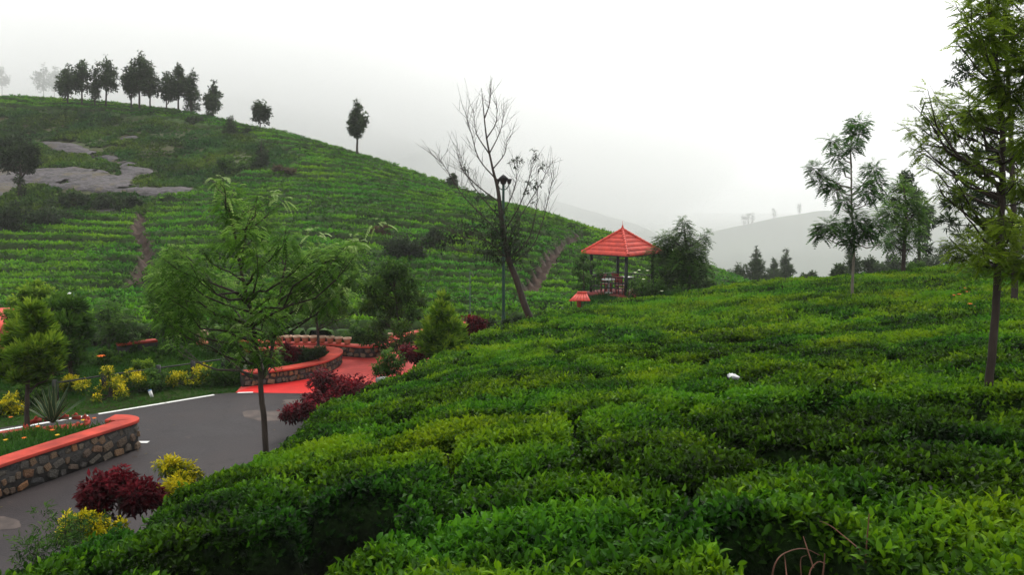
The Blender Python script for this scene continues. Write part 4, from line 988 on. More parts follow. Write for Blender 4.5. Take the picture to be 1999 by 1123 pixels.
# conical light green shrub on the tea edge
q = nb(866, 690)
cl = [(867+random.uniform(-1, 1)*w_, y_, w_*.55+5) for y_, w_ in [(582, 2), (598, 6), (612, 12), (625, 16), (638, 22), (650, 26), (660, 30), (672, 32), (682, 30), (690, 24)] for _ in range(3)]
tree('conical_shrub', 'light green conical shrub at the edge of the tea beside the path', 'shrub', None, q, [(866, 700), (866, 640), (867, 584)], .04, cl, YGREEN, kind='spray', n=1700, L=.2, sink=.3)
# tree right of the pavilion
tree('garden_tree', 'dark feathery tree hiding the right side of the red roofed pavilion', 'tree', 'trees in the garden', 40, [(1345, 590), (1346, 560), (1345, 520), (1338, 470)], .10,
     [(1333, 432, 8), (1336, 448, 14), (1342, 465, 16), (1310, 462, 14), (1298, 470, 16), (1320, 480, 20), (1345, 490, 22), (1370, 470, 12), (1380, 458, 8), (1362, 490, 18), (1290, 490, 16), (1305, 505, 20), (1335, 515, 24), (1365, 515, 20), (1378, 530, 14), (1285, 520, 16), (1320, 535, 22), (1350, 540, 22), (1300, 545, 18), (1275, 495, 10), (1370, 548, 12)],
     MIDG, kind='frond', n=2600, L=.42, pairs=5, droop=.5)
bush('flowering_shrub', 'dense dark shrub with pale blossoms against the pavilion railing', 'shrub', None, P(1258, 592, 38.5), 1.5, 1.5, MIDG, 900, .12, nc=14)
tree('climbing_shrub', 'leafy creeper like shrub at the left post of the pavilion', 'shrub', None, 40, [(1140, 598), (1140, 560), (1138, 520)], .04,
     [(1140, 500, 9), (1130, 515, 11), (1148, 520, 11), (1125, 530, 9), (1140, 540, 12), (1152, 548, 9), (1135, 560, 10), (1165, 515, 8), (1172, 535, 8), (1168, 550, 7)], MIDG, n=500, L=.14, dmax=.5)
bush('garden_bush', 'dark low bush behind the crest between pavilion and conifers', 'bush', None, P(1390, 572, 42), 1.3, .9, MIDG, 400, .14)
# --- bare leaning tree
Yb = 27.5
def bare_tree():
    base = P(1040, 645, Yb); base[2] -= .8
    t_ = thing('bare_tree', 'tall nearly leafless tree with a leaning trunk beside the lamp post', 'tree', base)
    w = lambda x, y, d=0: P(x, y, Yb+d)-base
    tr = catmull([w(1040, 690), w(1040, 640), w(1022, 590), w(1008, 545), w(994, 510), w(984, 460), w(978, 420), w(972, 370), w(962, 330), w(950, 270), w(944, 215), w(940, 172)], 4)
    mb = MB(); rad = np.interp(np.linspace(0, 1, len(tr)), [0, .3, .55, .75, 1], [.13, .11, .08, .035, .008]); mb.tube(tr, rad, 8); mb.build('trunk', BARK, t_, sm=True)
    mb = MB(); tips = []
    lim = [[(985, 470), (960, 440), (925, 405), (895, 370), (868, 325), (855, 312)], [(980, 430), (945, 390), (915, 350), (900, 310)], [(975, 395), (935, 365), (905, 335), (892, 300)], [(992, 500), (940, 495), (895, 490), (865, 475)],
           [(990, 505), (950, 470), (910, 465), (880, 455)], [(990, 480), (1005, 440), (1030, 400), (1060, 350), (1066, 330)], [(985, 450), (1010, 410), (1030, 360), (1040, 320)], [(980, 420), (998, 385), (1008, 350), (1005, 320)],
           [(1000, 515), (1040, 480), (1060, 430), (1072, 380), (1080, 345)], [(995, 505), (1030, 470), (1045, 420), (1050, 370)], [(968, 350), (935, 310), (920, 260), (910, 230)], [(955, 300), (930, 260), (925, 220)],
           [(955, 300), (975, 260), (985, 220)], [(950, 270), (968, 240), (970, 205)], [(990, 500), (1010, 460), (1016, 420)], [(946, 230), (955, 205), (958, 185)], [(962, 330), (985, 300), (990, 270)]]
    for l in lim:
        d = random.uniform(-1.5, 1.5); n = len(l); q = catmull([w(x, y, d*i/(n-1)) for i, (x, y) in enumerate(l)], 4)
        mb.tube(q, np.linspace(.026, .006, len(q)), 5, False)
        for i in range(3, len(q)):
            for _ in range(2):
                L = random.uniform(.3, .9); dr = unit(1)[0]*[1, 1, .5]+(q[i]-q[i-2])*2+[0, 0, .7]; dr /= np.linalg.norm(dr)
                e = q[i]+dr*L; mb.tube([q[i], q[i]+dr*L*.5+rng.normal(0, .04, 3), e], [.007, .0045, .0025], 4, False)
                if random.random() < .6:
                    e2 = e+unit(1)[0]*.3+[0, 0, .15]; mb.tube([q[i]+dr*L*.5, e2], [.005, .003], 4, False)
                tips.append(e)
    mb.build('branches', BARK, t_, sm=True)['kind'] = 'stuff'
    lc = [w(1012, 312), w(1040, 305), w(1058, 325), w(1035, 355), w(1050, 360), w(905, 330), w(1000, 320), w(1030, 375), w(1045, 395), w(975, 470), w(985, 440), w(995, 490), w(965, 450), w(1000, 460), w(940, 430), w(960, 490), w(1010, 480), w(975, 410), w(890, 455), w(865, 470), w(915, 450)]
    lr = [.22, .22, .2, .2, .18, .16, .18, .15, .18, .75, .6, .75, .6, .6, .35, .6, .6, .4, .5, .45, .5]
    V, Fq, T = foliage('leaf', lc, lr, np.array(lr)**1.7, 850, .13, wr=.35, droop=.8); me = mesh_np('crown', V, Fq); fattr(me, 'tint', np.clip(T, 0, 1)); link('crown', me, DARKG, t_)
bare_tree()

# ------------------------------------------------------------------ coloured shrubs
def on_edge(px, py): 
    Y = nb(px, py); return P(px, py, Y)
def rb(label, name, cat, px, py, wpx, hpx, mat, n, L, ground=True, z=RZ, group=None, Y=None, **kw):
    b = G(px, py, z) if ground else P(px, py, Y or nb(px, py)); k = b[1]/FPX
    return bush(name, label, cat, group, b, wpx*k, hpx*k, mat, n, L, **kw)
PG = 'dark red leaved shrubs'; YG_ = 'golden leaved shrubs'
Ye = 8.3
rb('dark red leaved shrub between golden shrubs at the road edge in the foreground', 'purple_shrub', 'shrub', 235, 1022, 165, 118, PURPLE, 1300, .07, ground=False, Y=8.0, group=PG, nc=14)
rb('golden leaved shrub right of the dark red shrub in the foreground', 'golden_shrub', 'shrub', 350, 985, 135, 95, GOLD, 1100, .055, ground=False, Y=8.9, group=YG_, nc=12)
rb('low golden leaved shrub in front of the dark red foreground shrub', 'golden_shrub', 'shrub', 185, 1062, 150, 88, GOLD, 1000, .05, ground=False, Y=7.6, group=YG_, nc=10)
rb('large dark red leaved shrub where the asphalt meets the red path', 'purple_shrub', 'shrub', 655, 805, 165, 105, PURPLE, 1700, .09, ground=False, Y=18.5, group=PG, nc=14)
rb('dark red leaved shrub spilling over the road just left of the large one', 'purple_shrub', 'shrub', 598, 822, 100, 62, PURPLE, 900, .09, ground=False, Y=17, group=PG, nc=9)
rb('dark red shrub inside the round stone planter', 'purple_shrub', 'shrub', 556, 712, 56, 50, PURPLE, 500, .10, z=RZ+.3, group=PG)
rb('clipped dark green shrub inside the round stone planter', 'green_shrub', 'shrub', 605, 708, 70, 40, DARKG, 900, .09, z=RZ+.3, nc=12)
rb('dark red shrub below the conical light green shrub', 'purple_shrub', 'shrub', 812, 712, 56, 42, PURPLE, 500, .11, ground=False, Y=22.5, group=PG)
rb('dark red shrub near the foot of the lamp post', 'purple_shrub', 'shrub', 926, 652, 48, 40, PURPLE, 420, .13, ground=False, Y=26, group=PG)
rb('dark green bush around the foot of the lamp post', 'green_shrub', 'shrub', 990, 650, 90, 36, DARKG, 700, .13, ground=False, Y=28.5, nc=12)
rb('leggy light shrub beside a white stone at the tea edge', 'green_shrub', 'shrub', 756, 742, 56, 66, MIDG, 420, .09, ground=False, Y=18.5, nc=12)
rb('dark red bush behind the yellow green tree by the lawn', 'purple_shrub', 'shrub', 100, 745, 60, 50, PURPLE, 400, .1, group=PG)
for (x, y, w, h, lb) in [(215, 775, 150, 56, 'long golden green hedge shrub across the road, left of the dark post'), (368, 752, 96, 46, 'golden green hedge shrub right of the dark fence post'), (150, 768, 50, 40, 'small golden shrub at the left end of the hedge'),
                       (20, 806, 80, 40, 'golden shrub behind the planter at the left edge'), (275, 735, 60, 40, 'orange tinged shrub behind the hedge')]:
    rb(lb, 'golden_shrub', 'shrub', x, y, w, h, GOLD if x != 275 else YGREEN, 800, .07, group='golden hedge shrubs behind the road', nc=16)
for (x, y, w, h, lb) in [(300, 762, 60, 46, 'dark bush around the fence post between the golden shrubs'), (440, 750, 70, 60, 'dark green bush at the right end of the low fence'), (215, 715, 90, 40, 'green garden bush on the lawn right of the dark red one'), (330, 705, 110, 36, 'low spreading bush in the lawn below the straight red kerb wall'),
                       (700, 668, 60, 44, 'dark leafy bush behind the garden wall beside the pots'), (60, 790, 60, 50, 'shaded bush behind the agave'), (255, 690, 60, 30, 'small dark bush at the left end of the straight red kerb wall'), (430, 690, 80, 50, 'shaded bush behind the young tree on the lawn')]:
    rb(lb, 'green_shrub', 'shrub', x, y, w, h, MIDG, 900, .08, group='green garden shrubs on the lawn', nc=16)
# willowy weeds at the road edge
for i, (x, y, h, lb) in enumerate([(125, 1100, 110, 'tall wispy grey green weed at the road edge left of the golden shrub'), (70, 1135, 90, 'small light green weed at the bottom left corner'), (160, 1085, 80, 'wispy weed tucked behind the low golden shrub')]):
    b = P(x, y, 6.6+.3*i); k = b[1]/FPX
    cl = [(b+np.array([random.uniform(-.2, .2), random.uniform(-.2, .2), h*k*f]), .12) for f in np.linspace(.2, .95, 10)]
    plant('weed', lb, 'weed', 'wispy weeds at the road edge', b, [b, b+[.02, 0, h*k*.5], b+[.05, 0, h*k]], .008, cl, MIDG, kind='leaf', n=150, L=.055, wr=.25, limbs='stems', crown='foliage')

# ------------------------------------------------------------------ grass, flowers, garden cover
def blades(nb_, L):
    az = rng.uniform(0, 6.28, nb_); el = rng.uniform(.7, 1.45, nb_)
    V, F = diamond(rng.normal(0, L*.3, (nb_, 3))*[1, 1, 0], np.c_[np.cos(az)*np.cos(el), np.sin(az)*np.cos(el), np.sin(el)], unit(nb_), L*rng.uniform(.5, 1.1, nb_), L*.10, .3)
    me = mesh_np('blade_tuft', V, F); fattr(me, 'leaf', np.repeat(rng.normal(0, .4, nb_), 4)); return me
GT = [blades(14, .12) for _ in range(3)]
n0 = 90000; Xt = rng.uniform(-26, 12, n0); Yt = rng.uniform(11, 46, n0)
ok = inpoly(Xt, Yt, PLAT) & ~inpoly(Xt, Yt, ROADP) & ~inpoly(Xt, Yt, REDPATH) & ~inpoly(Xt, Yt, PL1) & (np.abs(Xt/Yt) < .85)
Xt, Yt = Xt[ok], Yt[ok]; bedd = fbm(Xt/1.6, Yt/1.3, 140)
near_r = pdist(Xt, Yt, ROADP) < 1.6
sc = np.where(near_r, .6, .8+2.2*np.clip(bedd-.42, 0, 1)*3)
o = scatter('lawn_grass', np.c_[Xt, Yt, np.full(len(Xt), RZ-.01)], np.c_[rng.normal(0, .15, (len(Xt), 2)), rng.uniform(0, 6, len(Xt))], sc, .3+.7*(fbm(Xt/2, Yt/2, 141)-.3), GT, GRASSM); o['label'] = 'grass and low ground cover of the garden lawn'
n0 = 9000; Xt = rng.uniform(-17, -7, n0); Yt = rng.uniform(11, 19.5, n0); ok = inpoly(Xt, Yt, PL1) & (pdist(Xt, Yt, PL1) > .28); Xt, Yt = Xt[ok], Yt[ok]
o = scatter('planter_grass', np.c_[Xt, Yt, np.full(len(Xt), RZ+.44)], np.c_[rng.normal(0, .2, (len(Xt), 2)), rng.uniform(0, 6, len(Xt))], rng.uniform(.8, 2.2, len(Xt)), .35+.8*(fbm(Xt/1.2, Yt/1.2, 142)-.35), GT, GRASSM); o['label'] = 'fresh grass and herbs filling the roadside planter'
n0 = 3000; Xt = rng.uniform(-12, -5, n0); Yt = rng.uniform(20, 28, n0); ok = inpoly(Xt, Yt, PL2) & (pdist(Xt, Yt, PL2) > .2); Xt, Yt = Xt[ok], Yt[ok]
o = scatter('planter_grass', np.c_[Xt, Yt, np.full(len(Xt), RZ+.29)], np.c_[rng.normal(0, .2, (len(Xt), 2)), rng.uniform(0, 6, len(Xt))], rng.uniform(.8, 1.8, len(Xt)), np.full(len(Xt), .2), GT, GRASSM); o['label'] = 'dark ground cover inside the round planter'
ORANGE = simple('orange_petal', (.8, .20, .02), (.7, .12, .015), 20); YEL = simple('yellow_petal', (.8, .5, .03), (.75, .4, .02), 20); PALE = simple('pale_petal', (.75, .75, .55), (.6, .65, .4), 20)
def flower(b, label, group, mat=ORANGE, r=.04, h=.18):
    t_ = thing('flower', label, 'flower', b, group)
    mb = MB(); mb.tube([(0, 0, 0), (.01, 0, h*.5), (0, 0, h)], .004, 4); mb.build('stem', MIDG, t_, tint=True)
    mb = MB(); n = 8
    for k in range(n):
        a = k*6.283/n; mb.add([(0, 0, h), (r*.7*math.cos(a-.3), r*.7*math.sin(a-.3), h+r*.3), (r*math.cos(a), r*math.sin(a), h+r*.1), (r*.7*math.cos(a+.3), r*.7*math.sin(a+.3), h+r*.3)], [[0, 1, 2, 3]])
    mb.lathe([(0, h+.4*r), (.3*r, h+.3*r), (.35*r, h)], n=8); mb.build('petals', mat, t_)
for i, (x, y, m_) in enumerate([(103, 852, ORANGE), (113, 862, YEL), (163, 832, YEL), (22, 826, ORANGE), (48, 868, ORANGE), (75, 845, ORANGE), (12, 872, YEL), (185, 828, ORANGE)]):
    flower(G(x, y+4, RZ+.5), ('yellow' if m_ is YEL else 'orange')+' marigold in the roadside planter, '+['just below the agave', 'close under the agave beside an orange one', 'nearer the tip of the wall, below another', 'beside the thin trunk at the far left', 'right at the foot of the thin trunk', 'between the thin trunk and the agave', 'lowest one, near the left edge', 'closest to the rounded tip of the wall'][i], 'marigolds in the roadside planter', m_, .05, .16)
flower(G(199, 722, RZ), 'large orange flower head on the lawn behind the hedge', None, ORANGE, .14, .4)
for i, (x, y) in enumerate([(1882, 567), (1892, 570), (1862, 582), (1872, 580), (1905, 606), (1893, 600), (1888, 575), (1900, 588)]):
    Yf = nb(x, y); flower(P(x, y+6, Yf), 'small orange blossom in the tea near the feathery tree trunk, '+['uppermost left of the pair', 'uppermost right of the pair', 'leftmost of the cluster', 'second from the left', 'lowest of all', 'second lowest', 'just under the topmost pair', 'middle of the lower three'][i], 'orange blossoms in the tea', ORANGE, .07, .16)
for i, (x, y) in enumerate([(1240, 532), (1248, 527), (1264, 528), (1256, 545), (1292, 568)]):
    flower(P(x, y+5, 37.6), 'pale blossom on the dark shrub by the pavilion, '+['the leftmost', 'second from the left', 'upper right one', 'single one below the others', 'lowest and farthest right'][i], 'pale blossoms by the pavilion', PALE, .10, .1)
# agave in its red ring
b = G(103, 826, RZ+.45); t_ = thing('agave', 'spiky agave with pale edged leaves in a red petal shaped ring', 'agave', b)
AG = leafmat('agave_leaf', [(0, (.02, .045, .02)), (.6, (.05, .09, .04)), (1, (.45, .42, .20))], trans=.1)
for k in range(20):
    a = k*2.4; el = .45+.95*(k/20)+random.uniform(-.1, .1); L = random.uniform(.75, 1.05); mb = MB()
    d = np.array([math.cos(a)*math.cos(el), math.sin(a)*math.cos(el), math.sin(el)]); s = np.array([-math.sin(a), math.cos(a), 0]); n_ = np.cross(s, d)
    ts = np.linspace(0, 1, 6); c = [d*L*t+np.array([0, 0, -.18*L*t*t*(1.4-el)])+n_*(-.0) for t in ts]; wd = [.03, .045, .045, .035, .02, .002]
    V = []
    for p, w_ in zip(c, wd): V += [p-s*w_, p-s*w_*.75+n_*.0, p-n_*.012, p+s*w_*.75, p+s*w_]
    F = [[i*5+j, i*5+j+1, i*5+j+6, i*5+j+5] for i in range(5) for j in range(4)]
    mb.add(V, F, np.tile([1., .35, .3, .35, 1.], 6)); mb.build('leaf', AG, t_, tint=True, sm=True)
t_ = thing('petal_ring', 'red painted ring of pointed petals edging the agave bed', 'edging', G(112, 832, RZ+.45))
for k in range(14):
    a = math.pi+k*math.pi/7; mb = MB(); mb.box((0, 0, .045), (.20, .05, .09)); mb.box((0, 0, .12), (.10, .05, .06), taper=.3)
    o = mb.build('petal', REDP, t_); o.location = (.62*math.cos(a), .5*math.sin(a), 0); o.rotation_euler = (random.uniform(-.1, .1), 0, a+math.pi/2)
# ------------------------------------------------------------------ fence, posts, lamps
t_ = thing('low_fence', 'low dark pipe fence with square posts behind the golden hedge', 'fence', G(300, 750, RZ))
fb = np.array(t_.location)
pp = [G(x, y, RZ) for x, y in ((110, 784), (205, 768), (311, 752), (378, 742), (437, 733))]
for p in pp:
    mb = MB(); mb.box((*(p-fb)[:2], .28), (.10, .10, .56)); mb.build('post', DARKMETAL, t_)
for z_ in (.48,):
    mb = MB(); mb.tube([p-fb+[0, 0, z_] for p in pp], .022, 6); mb.build('rail', DARKMETAL, t_)
t_ = thing('marker_post', 'small leaning white marker post on the verge beyond the road', 'marker post', G(297, 776, RZ)); t_.rotation_euler = (0, -.3, 0)
mb = MB(); mb.box((0, 0, .09), (.07, .05, .18)); mb.build('post', WHITE, t_); mb = MB(); mb.box((0, 0, .195), (.075, .055, .025)); mb.build('cap', simple('blue_paint', (.15, .3, .5)), t_)
b = P(983, 650, 30.5); b[2] = RZ
t_ = thing('lamp_post', 'dark green lamp post standing against the bare leaning tree', 'lamp post', b)
top = P(975, 348, 30.5)-b; hh_ = top[2]
mb = MB(); mb.lathe([(0, 0), (.16, 0), (.16, .12), (.09, .2), (.075, .6), (.06, .7)], n=10); mb.build('base', GREENMETAL, t_)
mb = MB(); mb.tube([(0, 0, .65), (0, 0, hh_*.5), (0, 0, hh_-.25)], [.065, .06, .05], 10); mb.build('pole', GREENMETAL, t_)
for s in (-1, 1):
    mb = MB(); mb.tube([(0, 0, hh_-.45), (s*.14, 0, hh_-.38), (s*.22, 0, hh_-.22)], .02, 6); mb.build('bracket', GREENMETAL, t_)
    mb = MB(); mb.lathe([(0, 0), (.05, .0), (.09, .12), (.11, .2)], n=10, c=(s*.22, 0, hh_-.22)); o = mb.build('lantern', DARKMETAL, t_)
mb = MB(); mb.lathe([(.04, hh_-.25), (.10, hh_-.2), (.16, hh_-.02), (.19, hh_), (.02, hh_+.14), (0, hh_+.15)], n=12); mb.build('lamp_head', DARKMETAL, t_)
b = G(151, 664, RZ); t_ = thing('garden_lamp', 'small pale gooseneck lamp sticking up behind the garden trees', 'lamp', b)
hh_ = (P(145, 571, b[1])-b)[2]; GM = simple('pale_metal', (.10, .14, .12), (.07, .10, .09), 8)
mb = MB(); mb.tube([(0, 0, 0), (0, 0, hh_*.75), (-.02, 0, hh_*.93), (-.08, 0, hh_), (-.16, 0, hh_-.03)], [.03, .025, .022, .022, .02], 7); mb.build('pole', GM, t_)
mb = MB(); mb.lathe([(.02, .03), (.07, 0), (.08, -.03), (0, -.03)], n=10, c=(-.17, 0, hh_-.03)); mb.build('lamp_head', WHITE, t_)
b = P(918, 640, 34); b[2] = CZ-6.6; t_ = thing('thin_pole', 'thin plain pole in the tea left of the lamp post', 'pole', b)
mb = MB(); mb.tube([(0, 0, 0), (0, 0, (P(920, 530, 34)-b)[2])], .022, 6); mb.build('pole', GM, t_); mb = MB(); mb.box((0, 0, .05), (.12, .12, .1)); mb.build('foot', MORTAR, t_)

# ------------------------------------------------------------------ pavilion
Yp = 42.0; pc = P(1213, 590, Yp); pc[2] = RZ
t_ = thing('pavilion', 'open garden pavilion with a pointed red tiled roof on dark posts', 'pavilion', pc)
RE = 2.13; ze = P(1213, 494, Yp)[2]-RZ; za = P(1213, 449, Yp)[2]-RZ
crn = [np.array([RE*math.sin(a), -RE*math.cos(a)]) for a in (0, math.pi/2, math.pi, -math.pi/2)]
NC = 6
for f in range(4):
    A, B = crn[f], crn[(f+1) % 4]
    for c_ in range(NC):
        f0 = c_/NC; f1_ = (c_+1)/NC-.028; nd = max(2, int(16*(1-f0))); V = []; F = []
        for k in range(nd*2+1):
            s = k/(nd*2); wv = .018 if k % 2 else 0
            for fr, lift in ((f0, .045), (f0, .0), (min(f1_, .995), .012)):
                p = (A+(B-A)*s)*(1-fr); zz = ze+(za-ze)*fr
                V.append([p[0], p[1], zz+lift+wv])
        for k in range(nd*2):
            a_ = k*3; F += [[a_, a_+3, a_+5, a_+2], [a_+1, a_+4, a_+3, a_]]
        V = np.array(V); F = np.array(F)
        mb = MB(); mb.add(V, F); mb.add(V*[1, 1, 1]-[0, 0, .03], F[:, ::-1]); mb.build('tile_course', REDR, t_)
    dk = MB(); V = np.array([[A[0]*.985, A[1]*.985, ze-.02], [B[0]*.985, B[1]*.985, ze-.02], [0, 0, za-.03]]); V = np.r_[V, V-[0, 0, .05]]; dk.add(V, [[0, 1, 2], [5, 4, 3]]); dk.add(V, [[0, 3, 4, 1]]); dk.build('lap_shade_deck', DARKMETAL, t_)  # dark sheet added so the slots between courses read as lap shadows
    # hip caps
    for k in range(11):
        fr = k/11; p = A*(1-fr); p2 = A*(1-fr-.10); z1, z2_ = ze+(za-ze)*fr, ze+(za-ze)*(fr+.10)
        mb = MB(); mb.tube([(p[0], p[1], z1+.05), (p2[0], p2[1], z2_+.05)], [.085, .06], 8); mb.build('hip_tile', REDR, t_)
mb = MB(); mb.lathe([(0, za), (.11, za+.0), (.09, za+.1), (.04, za+.16), (.05, za+.2), (.015, za+.26), (.004, za+.5), (0, za+.5)], n=10); mb.build('finial', REDR, t_)
RF = 1.62
fz = P(1213, 588, Yp)[2]-RZ
for k in range(4):
    d = crn[k]/RE*RF; mb = MB(); mb.box((d[0], d[1], ze/2+.02), (.15, .15, ze-.02)); mb.build('post', DARKMETAL, t_)
mb = MB(); 
for k in range(4):
    a, b2 = crn[k]/RE*RF, crn[(k+1) % 4]/RE*RF; m_ = (a+b2)/2; mb.box((m_[0], m_[1], ze-.06), (np.linalg.norm(b2-a)-.12, .07, .10), rz=math.atan2((b2-a)[1], (b2-a)[0]))
mb.build('eave_beam', DARKMETAL, t_)
mb = MB(); mb.box((0, 0, .09), (2.9, 2.9, .18), rz=math.pi/4); mb.build('floor', simple('red_floor', (.22, .04, .035), (.16, .03, .03)), t_)
for k in (0, 3, 2, 1):
    a, b2 = crn[k]/RE*RF, crn[(k+1) % 4]/RE*RF
    for z_ in (.35, .62, .92):
        mb = MB(); mb.tube([(*(a*.97+b2*.03), z_+.15), (*(a*.03+b2*.97), z_+.15)], .028, 6); mb.build('rail', DARKMETAL, t_)
    for j in range(1, 10):
        p = a+(b2-a)*j/10; mb = MB(); mb.tube([(p[0], p[1], .18), (p[0], p[1], 1.07)], .020, 5); mb.build('baluster', DARKMETAL, t_)
CHR = simple('red_plastic', (.30, .03, .035), (.24, .02, .03), 6, rough=.4); TBL = simple('white_table', (.62, .62, .60), (.5, .5, .5), 6, rough=.4)
def chair(x, y, rz, label):
    c = thing('chair', label, 'chair', pc+np.array([x, y, .185]), 'red chairs in the pavilion', rz)
    mb = MB(); mb.box((0, 0, .43), (.44, .42, .04)); mb.build('seat', CHR, c)
    for i in range(4):
        mb = MB(); mb.box((-.15+.1*i, .21, .68), (.06, .03, .36)); mb.build('back_slat', CHR, c)
    mb = MB(); mb.box((0, .21, .88), (.44, .035, .07)); mb.build('back_rail', CHR, c)
    for sx in (-1, 1):
        for sy in (-1, 1): mb = MB(); mb.box((sx*.19, sy*.18, .205), (.04, .04, .41)); mb.build('leg', CHR, c)
        mb = MB(); mb.box((sx*.23, .02, .62), (.05, .40, .03)); mb.build('armrest', CHR, c)
chair(-.85, -.1, .6, 'red chair at the left side of the pavilion'); chair(-.35, .35, -.4, 'red chair in the middle of the pavilion, back to the hill'); chair(-.2, -.75, 2.8, 'red chair nearest the front post of the pavilion')
def table(x, y, label):
    c = thing('table', label, 'table', pc+np.array([x, y, .185]), 'round tables in the pavilion')
    mb = MB(); mb.lathe([(0, .70), (.42, .70), (.42, .735), (0, .735)], n=20); mb.build('tabletop', TBL, c)
    mb = MB(); mb.lathe([(.04, .0), (.04, .695)], n=8); mb.build('leg', TBL, c); mb = MB(); mb.lathe([(0, .0), (.22, .0), (.2, .03), (.05, .05)], n=14); mb.build('foot', TBL, c)
table(.35, .55, 'white round table behind the front post of the pavilion'); table(-.75, -.55, 'pale round table at the left of the pavilion')
# small red canopy left of the pavilion
b = P(1130, 600, 37.5); b[2] = RZ; t_ = thing('gate_canopy', 'small red sheltered pillar with a pitched red roof left of the pavilion', 'canopy', b)
zc_ = (P(1130, 573, 37.5)-b)[2]; w_ = 21*37.5/FPX
for s in range(6):
    mb = MB(); x0_ = -w_+s*w_/3; V = [[x0_, -.45, zc_-.28], [x0_+w_/3-.008, -.45, zc_-.28], [x0_*.45+.15+.0, .1, zc_+.02], [(x0_+w_/3)*.45+.142, .1, zc_+.02]]
    V = np.array(V); V = np.r_[V, V-[0, 0, .04]]; mb.add(V, [[0, 1, 3, 2], [6, 7, 5, 4], [0, 4, 5, 1], [2, 3, 7, 6], [0, 2, 6, 4], [1, 5, 7, 3]]); mb.build('roof_tile', REDR, t_)
mb = MB(); mb.tube([(-w_*.45+.15, .1, zc_+.03), (w_*.45+.15, .1, zc_+.03)], .05, 8); mb.build('ridge', REDR, t_)
mb = MB(); mb.box((0, 0, (zc_-.2)/2), (.18, .18, zc_-.22)); mb.build('pillar', REDP, t_)
for sx in (-.38, .42): mb = MB(); mb.box((sx, -.2, (zc_-.26)/2), (.05, .05, zc_-.26)); mb.build('post', DARKMETAL, t_)
# hut at left edge
b = G(-70, 700, RZ); Yh = b[1]; t_ = thing('hut', 'corner of a hut with a red roof cut by the left edge', 'hut', b)
k = Yh/FPX; ridge = (P(20, 601, Yh+1.5)-b); eave = (P(12, 642, Yh)-b)
for s in range(10):
    x1 = ridge[0]-s*.42; x1e = eave[0]-s*.42
    V = np.array([[x1-.41, ridge[1], ridge[2]], [x1, ridge[1], ridge[2]], [x1e, eave[1]-.3, eave[2]], [x1e-.41, eave[1]-.3, eave[2]]]); V = np.r_[V, V-[0, 0, .05]]
    mb = MB(); mb.add(V, [[3, 2, 1, 0], [4, 5, 6, 7], [0, 1, 5, 4], [1, 2, 6, 5], [2, 3, 7, 6], [3, 0, 4, 7]]); mb.build('roof_panel', REDR, t_)
V = np.array([[ridge[0]-4.2, ridge[1], ridge[2]-.01], [ridge[0], ridge[1], ridge[2]-.01], [ridge[0], ridge[1]+1.8, eave[2]], [ridge[0]-4.2, ridge[1]+1.8, eave[2]]]); V = np.r_[V, V-[0, 0, .05]]
mb = MB(); mb.add(V, [[3, 2, 1, 0], [4, 5, 6, 7], [0, 1, 5, 4], [1, 2, 6, 5], [2, 3, 7, 6], [3, 0, 4, 7]]); mb.build('back_roof', REDR, t_)
mb = MB(); xr = (P(8, 660, Yh)-b)[0]; mb.box((xr-1.9, 1.5, eave[2]/2-.03), (3.8, 2.6, eave[2]-.08)); mb.build('wall', simple('orange_wall', (.45, .13, .06), (.38, .1, .05)), t_)
mb = MB(); mb.box((xr-.9, .195, .5), (.7, .02, 1.0)); mb.build('door', DARKMETAL, t_)

# ------------------------------------------------------------------ small things
# plastic bag
Yb_ = nb(1430, 742); b = P(1430, 741, Yb_); b[2] += .04
t_ = None; me = None
import bmesh
bm = bmesh.new(); bmesh.ops.create_icosphere(bm, subdivisions=3, radius=1)
for v in bm.verts:
    p = v.co; q = fbm(np.array(p.x*2.3+5), np.array(p.y*2.3+p.z*1.7+5), 150); s = .6+.8*float(q)
    v.co = Vector((p.x*.085*s-.03*p.z, p.y*.06*s, p.z*.045*s))
me = bpy.data.meshes.new('plastic_bag'); bm.to_mesh(me); bm.free()
tag(link('plastic_bag', me, simple('white_plastic', (.8, .8, .8), (.7, .7, .72), 30, rough=.35), loc=b), 'crumpled white plastic bag lying on the tea', 'plastic bag')
# white stone by the path
bm = bmesh.new(); bmesh.ops.create_icosphere(bm, subdivisions=2, radius=1)
for v in bm.verts: v.co = Vector((v.co.x*.17, v.co.y*.13, v.co.z*.09))*random.uniform(.7, 1.15)
me = bpy.data.meshes.new('white_stone'); bm.to_mesh(me); bm.free()
tag(link('white_stone', me, simple('pale_stone', (.26, .27, .26), (.12, .12, .12), 9, bump=.02), loc=P(748, 742, 17.2)), 'whitish stone lying at the tea edge beside the red path', 'stone')
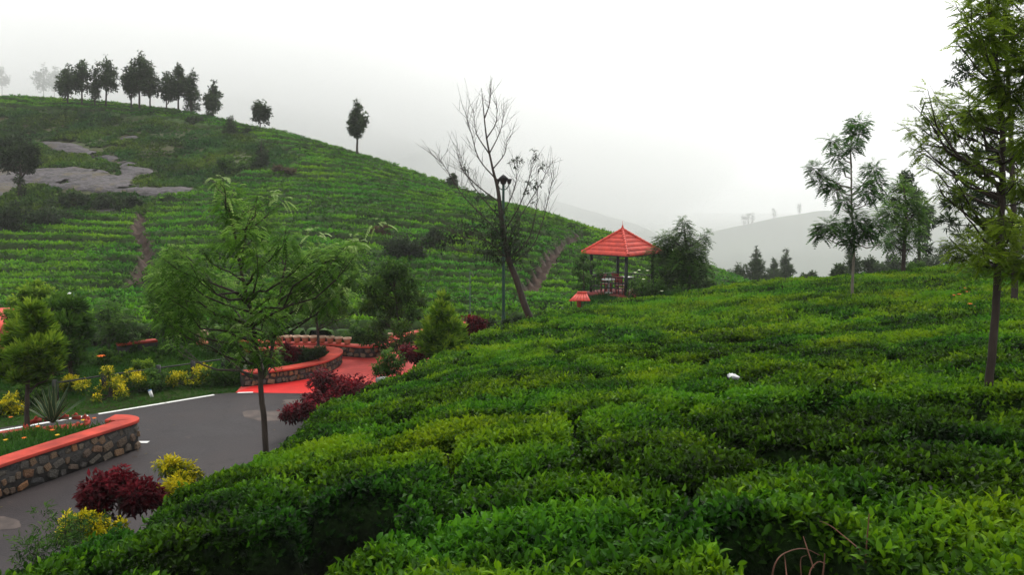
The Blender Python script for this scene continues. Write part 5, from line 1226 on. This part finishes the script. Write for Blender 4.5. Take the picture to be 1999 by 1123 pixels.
# bare twigs in the hollow
Yt_ = 3.62
def twig(label, pts, r, name='bare_twig'):
    b = P(pts[0][0], pts[0][1], pts[0][2]); q = catmull([P(*p)-b for p in pts], 5); mb = MB(); mb.tube(q, np.linspace(r*.7, r*.3, len(q)), 6)
    tag(mb.build(name, TWIG, loc=b, sm=True), label, 'twig', 'bare tea twigs in the dark hollow')
twig('reddish twig arching to the left in the dark hollow at the bottom', [(1505, 1145, 3.55), (1512, 1105, 3.55), (1530, 1082, 3.6), (1568, 1072, 3.7), (1600, 1085, 3.75)], .006)
twig('reddish twig curling over like a hoop at the bottom of the hollow', [(1578, 1145, 3.45), (1582, 1115, 3.5), (1597, 1098, 3.5), (1612, 1102, 3.5)], .006)
twig('thick short upright twig at the right of the hollow', [(1602, 1150, 3.45), (1608, 1110, 3.45), (1610, 1082, 3.45)], .007)
twig('thin upright twig in the middle of the hollow', [(1566, 1150, 3.6), (1563, 1095, 3.65), (1575, 1085, 3.65)], .004)
twig('dark slanting twig rising from the hollow to the left', [(1588, 1110, 3.75), (1575, 1070, 3.8), (1568, 1048, 3.85)], .006)
twig('thin twig slanting across the top of the hollow', [(1680, 1075, 3.75), (1650, 1050, 3.85), (1622, 1028, 3.9), (1600, 1018, 3.95)], .005)
twig('twig standing left in the hollow under the arching one', [(1538, 1150, 3.5), (1533, 1100, 3.6), (1531, 1084, 3.6)], .005)
o = twig('cut pale brown stick standing upright in the tea', [(1690, 1100, 3.75), (1693, 1050, 3.75), (1697, 1004, 3.75)], .007, 'cut_stick')
twig('fine pale stalk bending over the tea right of the golden shrub', [(395, 962, 8.0), (420, 980, 7.7), (470, 995, 7.4)], .004)
# fallen bits: pale leaves lying on the canopy
# fallen leaves and grit along the road edges
n0 = 900; Xt = rng.uniform(-16, 2.5, n0); Yt = rng.uniform(9, 24, n0)
ok = inpoly(Xt, Yt, ROADP) & ~inpoly(Xt, Yt, PL1) & ((pdist(Xt, Yt, ROADP) < .7) | (rng.uniform(size=n0) < .12) | (pdist(Xt, Yt, PL1) < .6)); Xt, Yt = Xt[ok], Yt[ok]
V, F_ = diamond(np.zeros((2, 3)), np.array([[1, 0, .15], [-.6, .8, .1]]), np.tile([0, 0, 1.], (2, 1)), .05, .028)
lm = mesh_np('fallen_leaf', V, F_); fattr(lm, 'leaf', np.zeros(len(V)))
o = scatter('leaf_litter', np.c_[Xt, Yt, np.full(len(Xt), RZ+.008)], np.c_[np.zeros((len(Xt), 2)), rng.uniform(0, 6, len(Xt))], rng.uniform(.5, 1.3, len(Xt)), rng.uniform(0, 1, len(Xt)), [lm], leafmat('litter_leaf', [(0, (.02, .03, .008)), (.5, (.10, .06, .03)), (1, (.22, .16, .05))], inst=True))
o['label'] = 'fallen leaves scattered along the road edges'
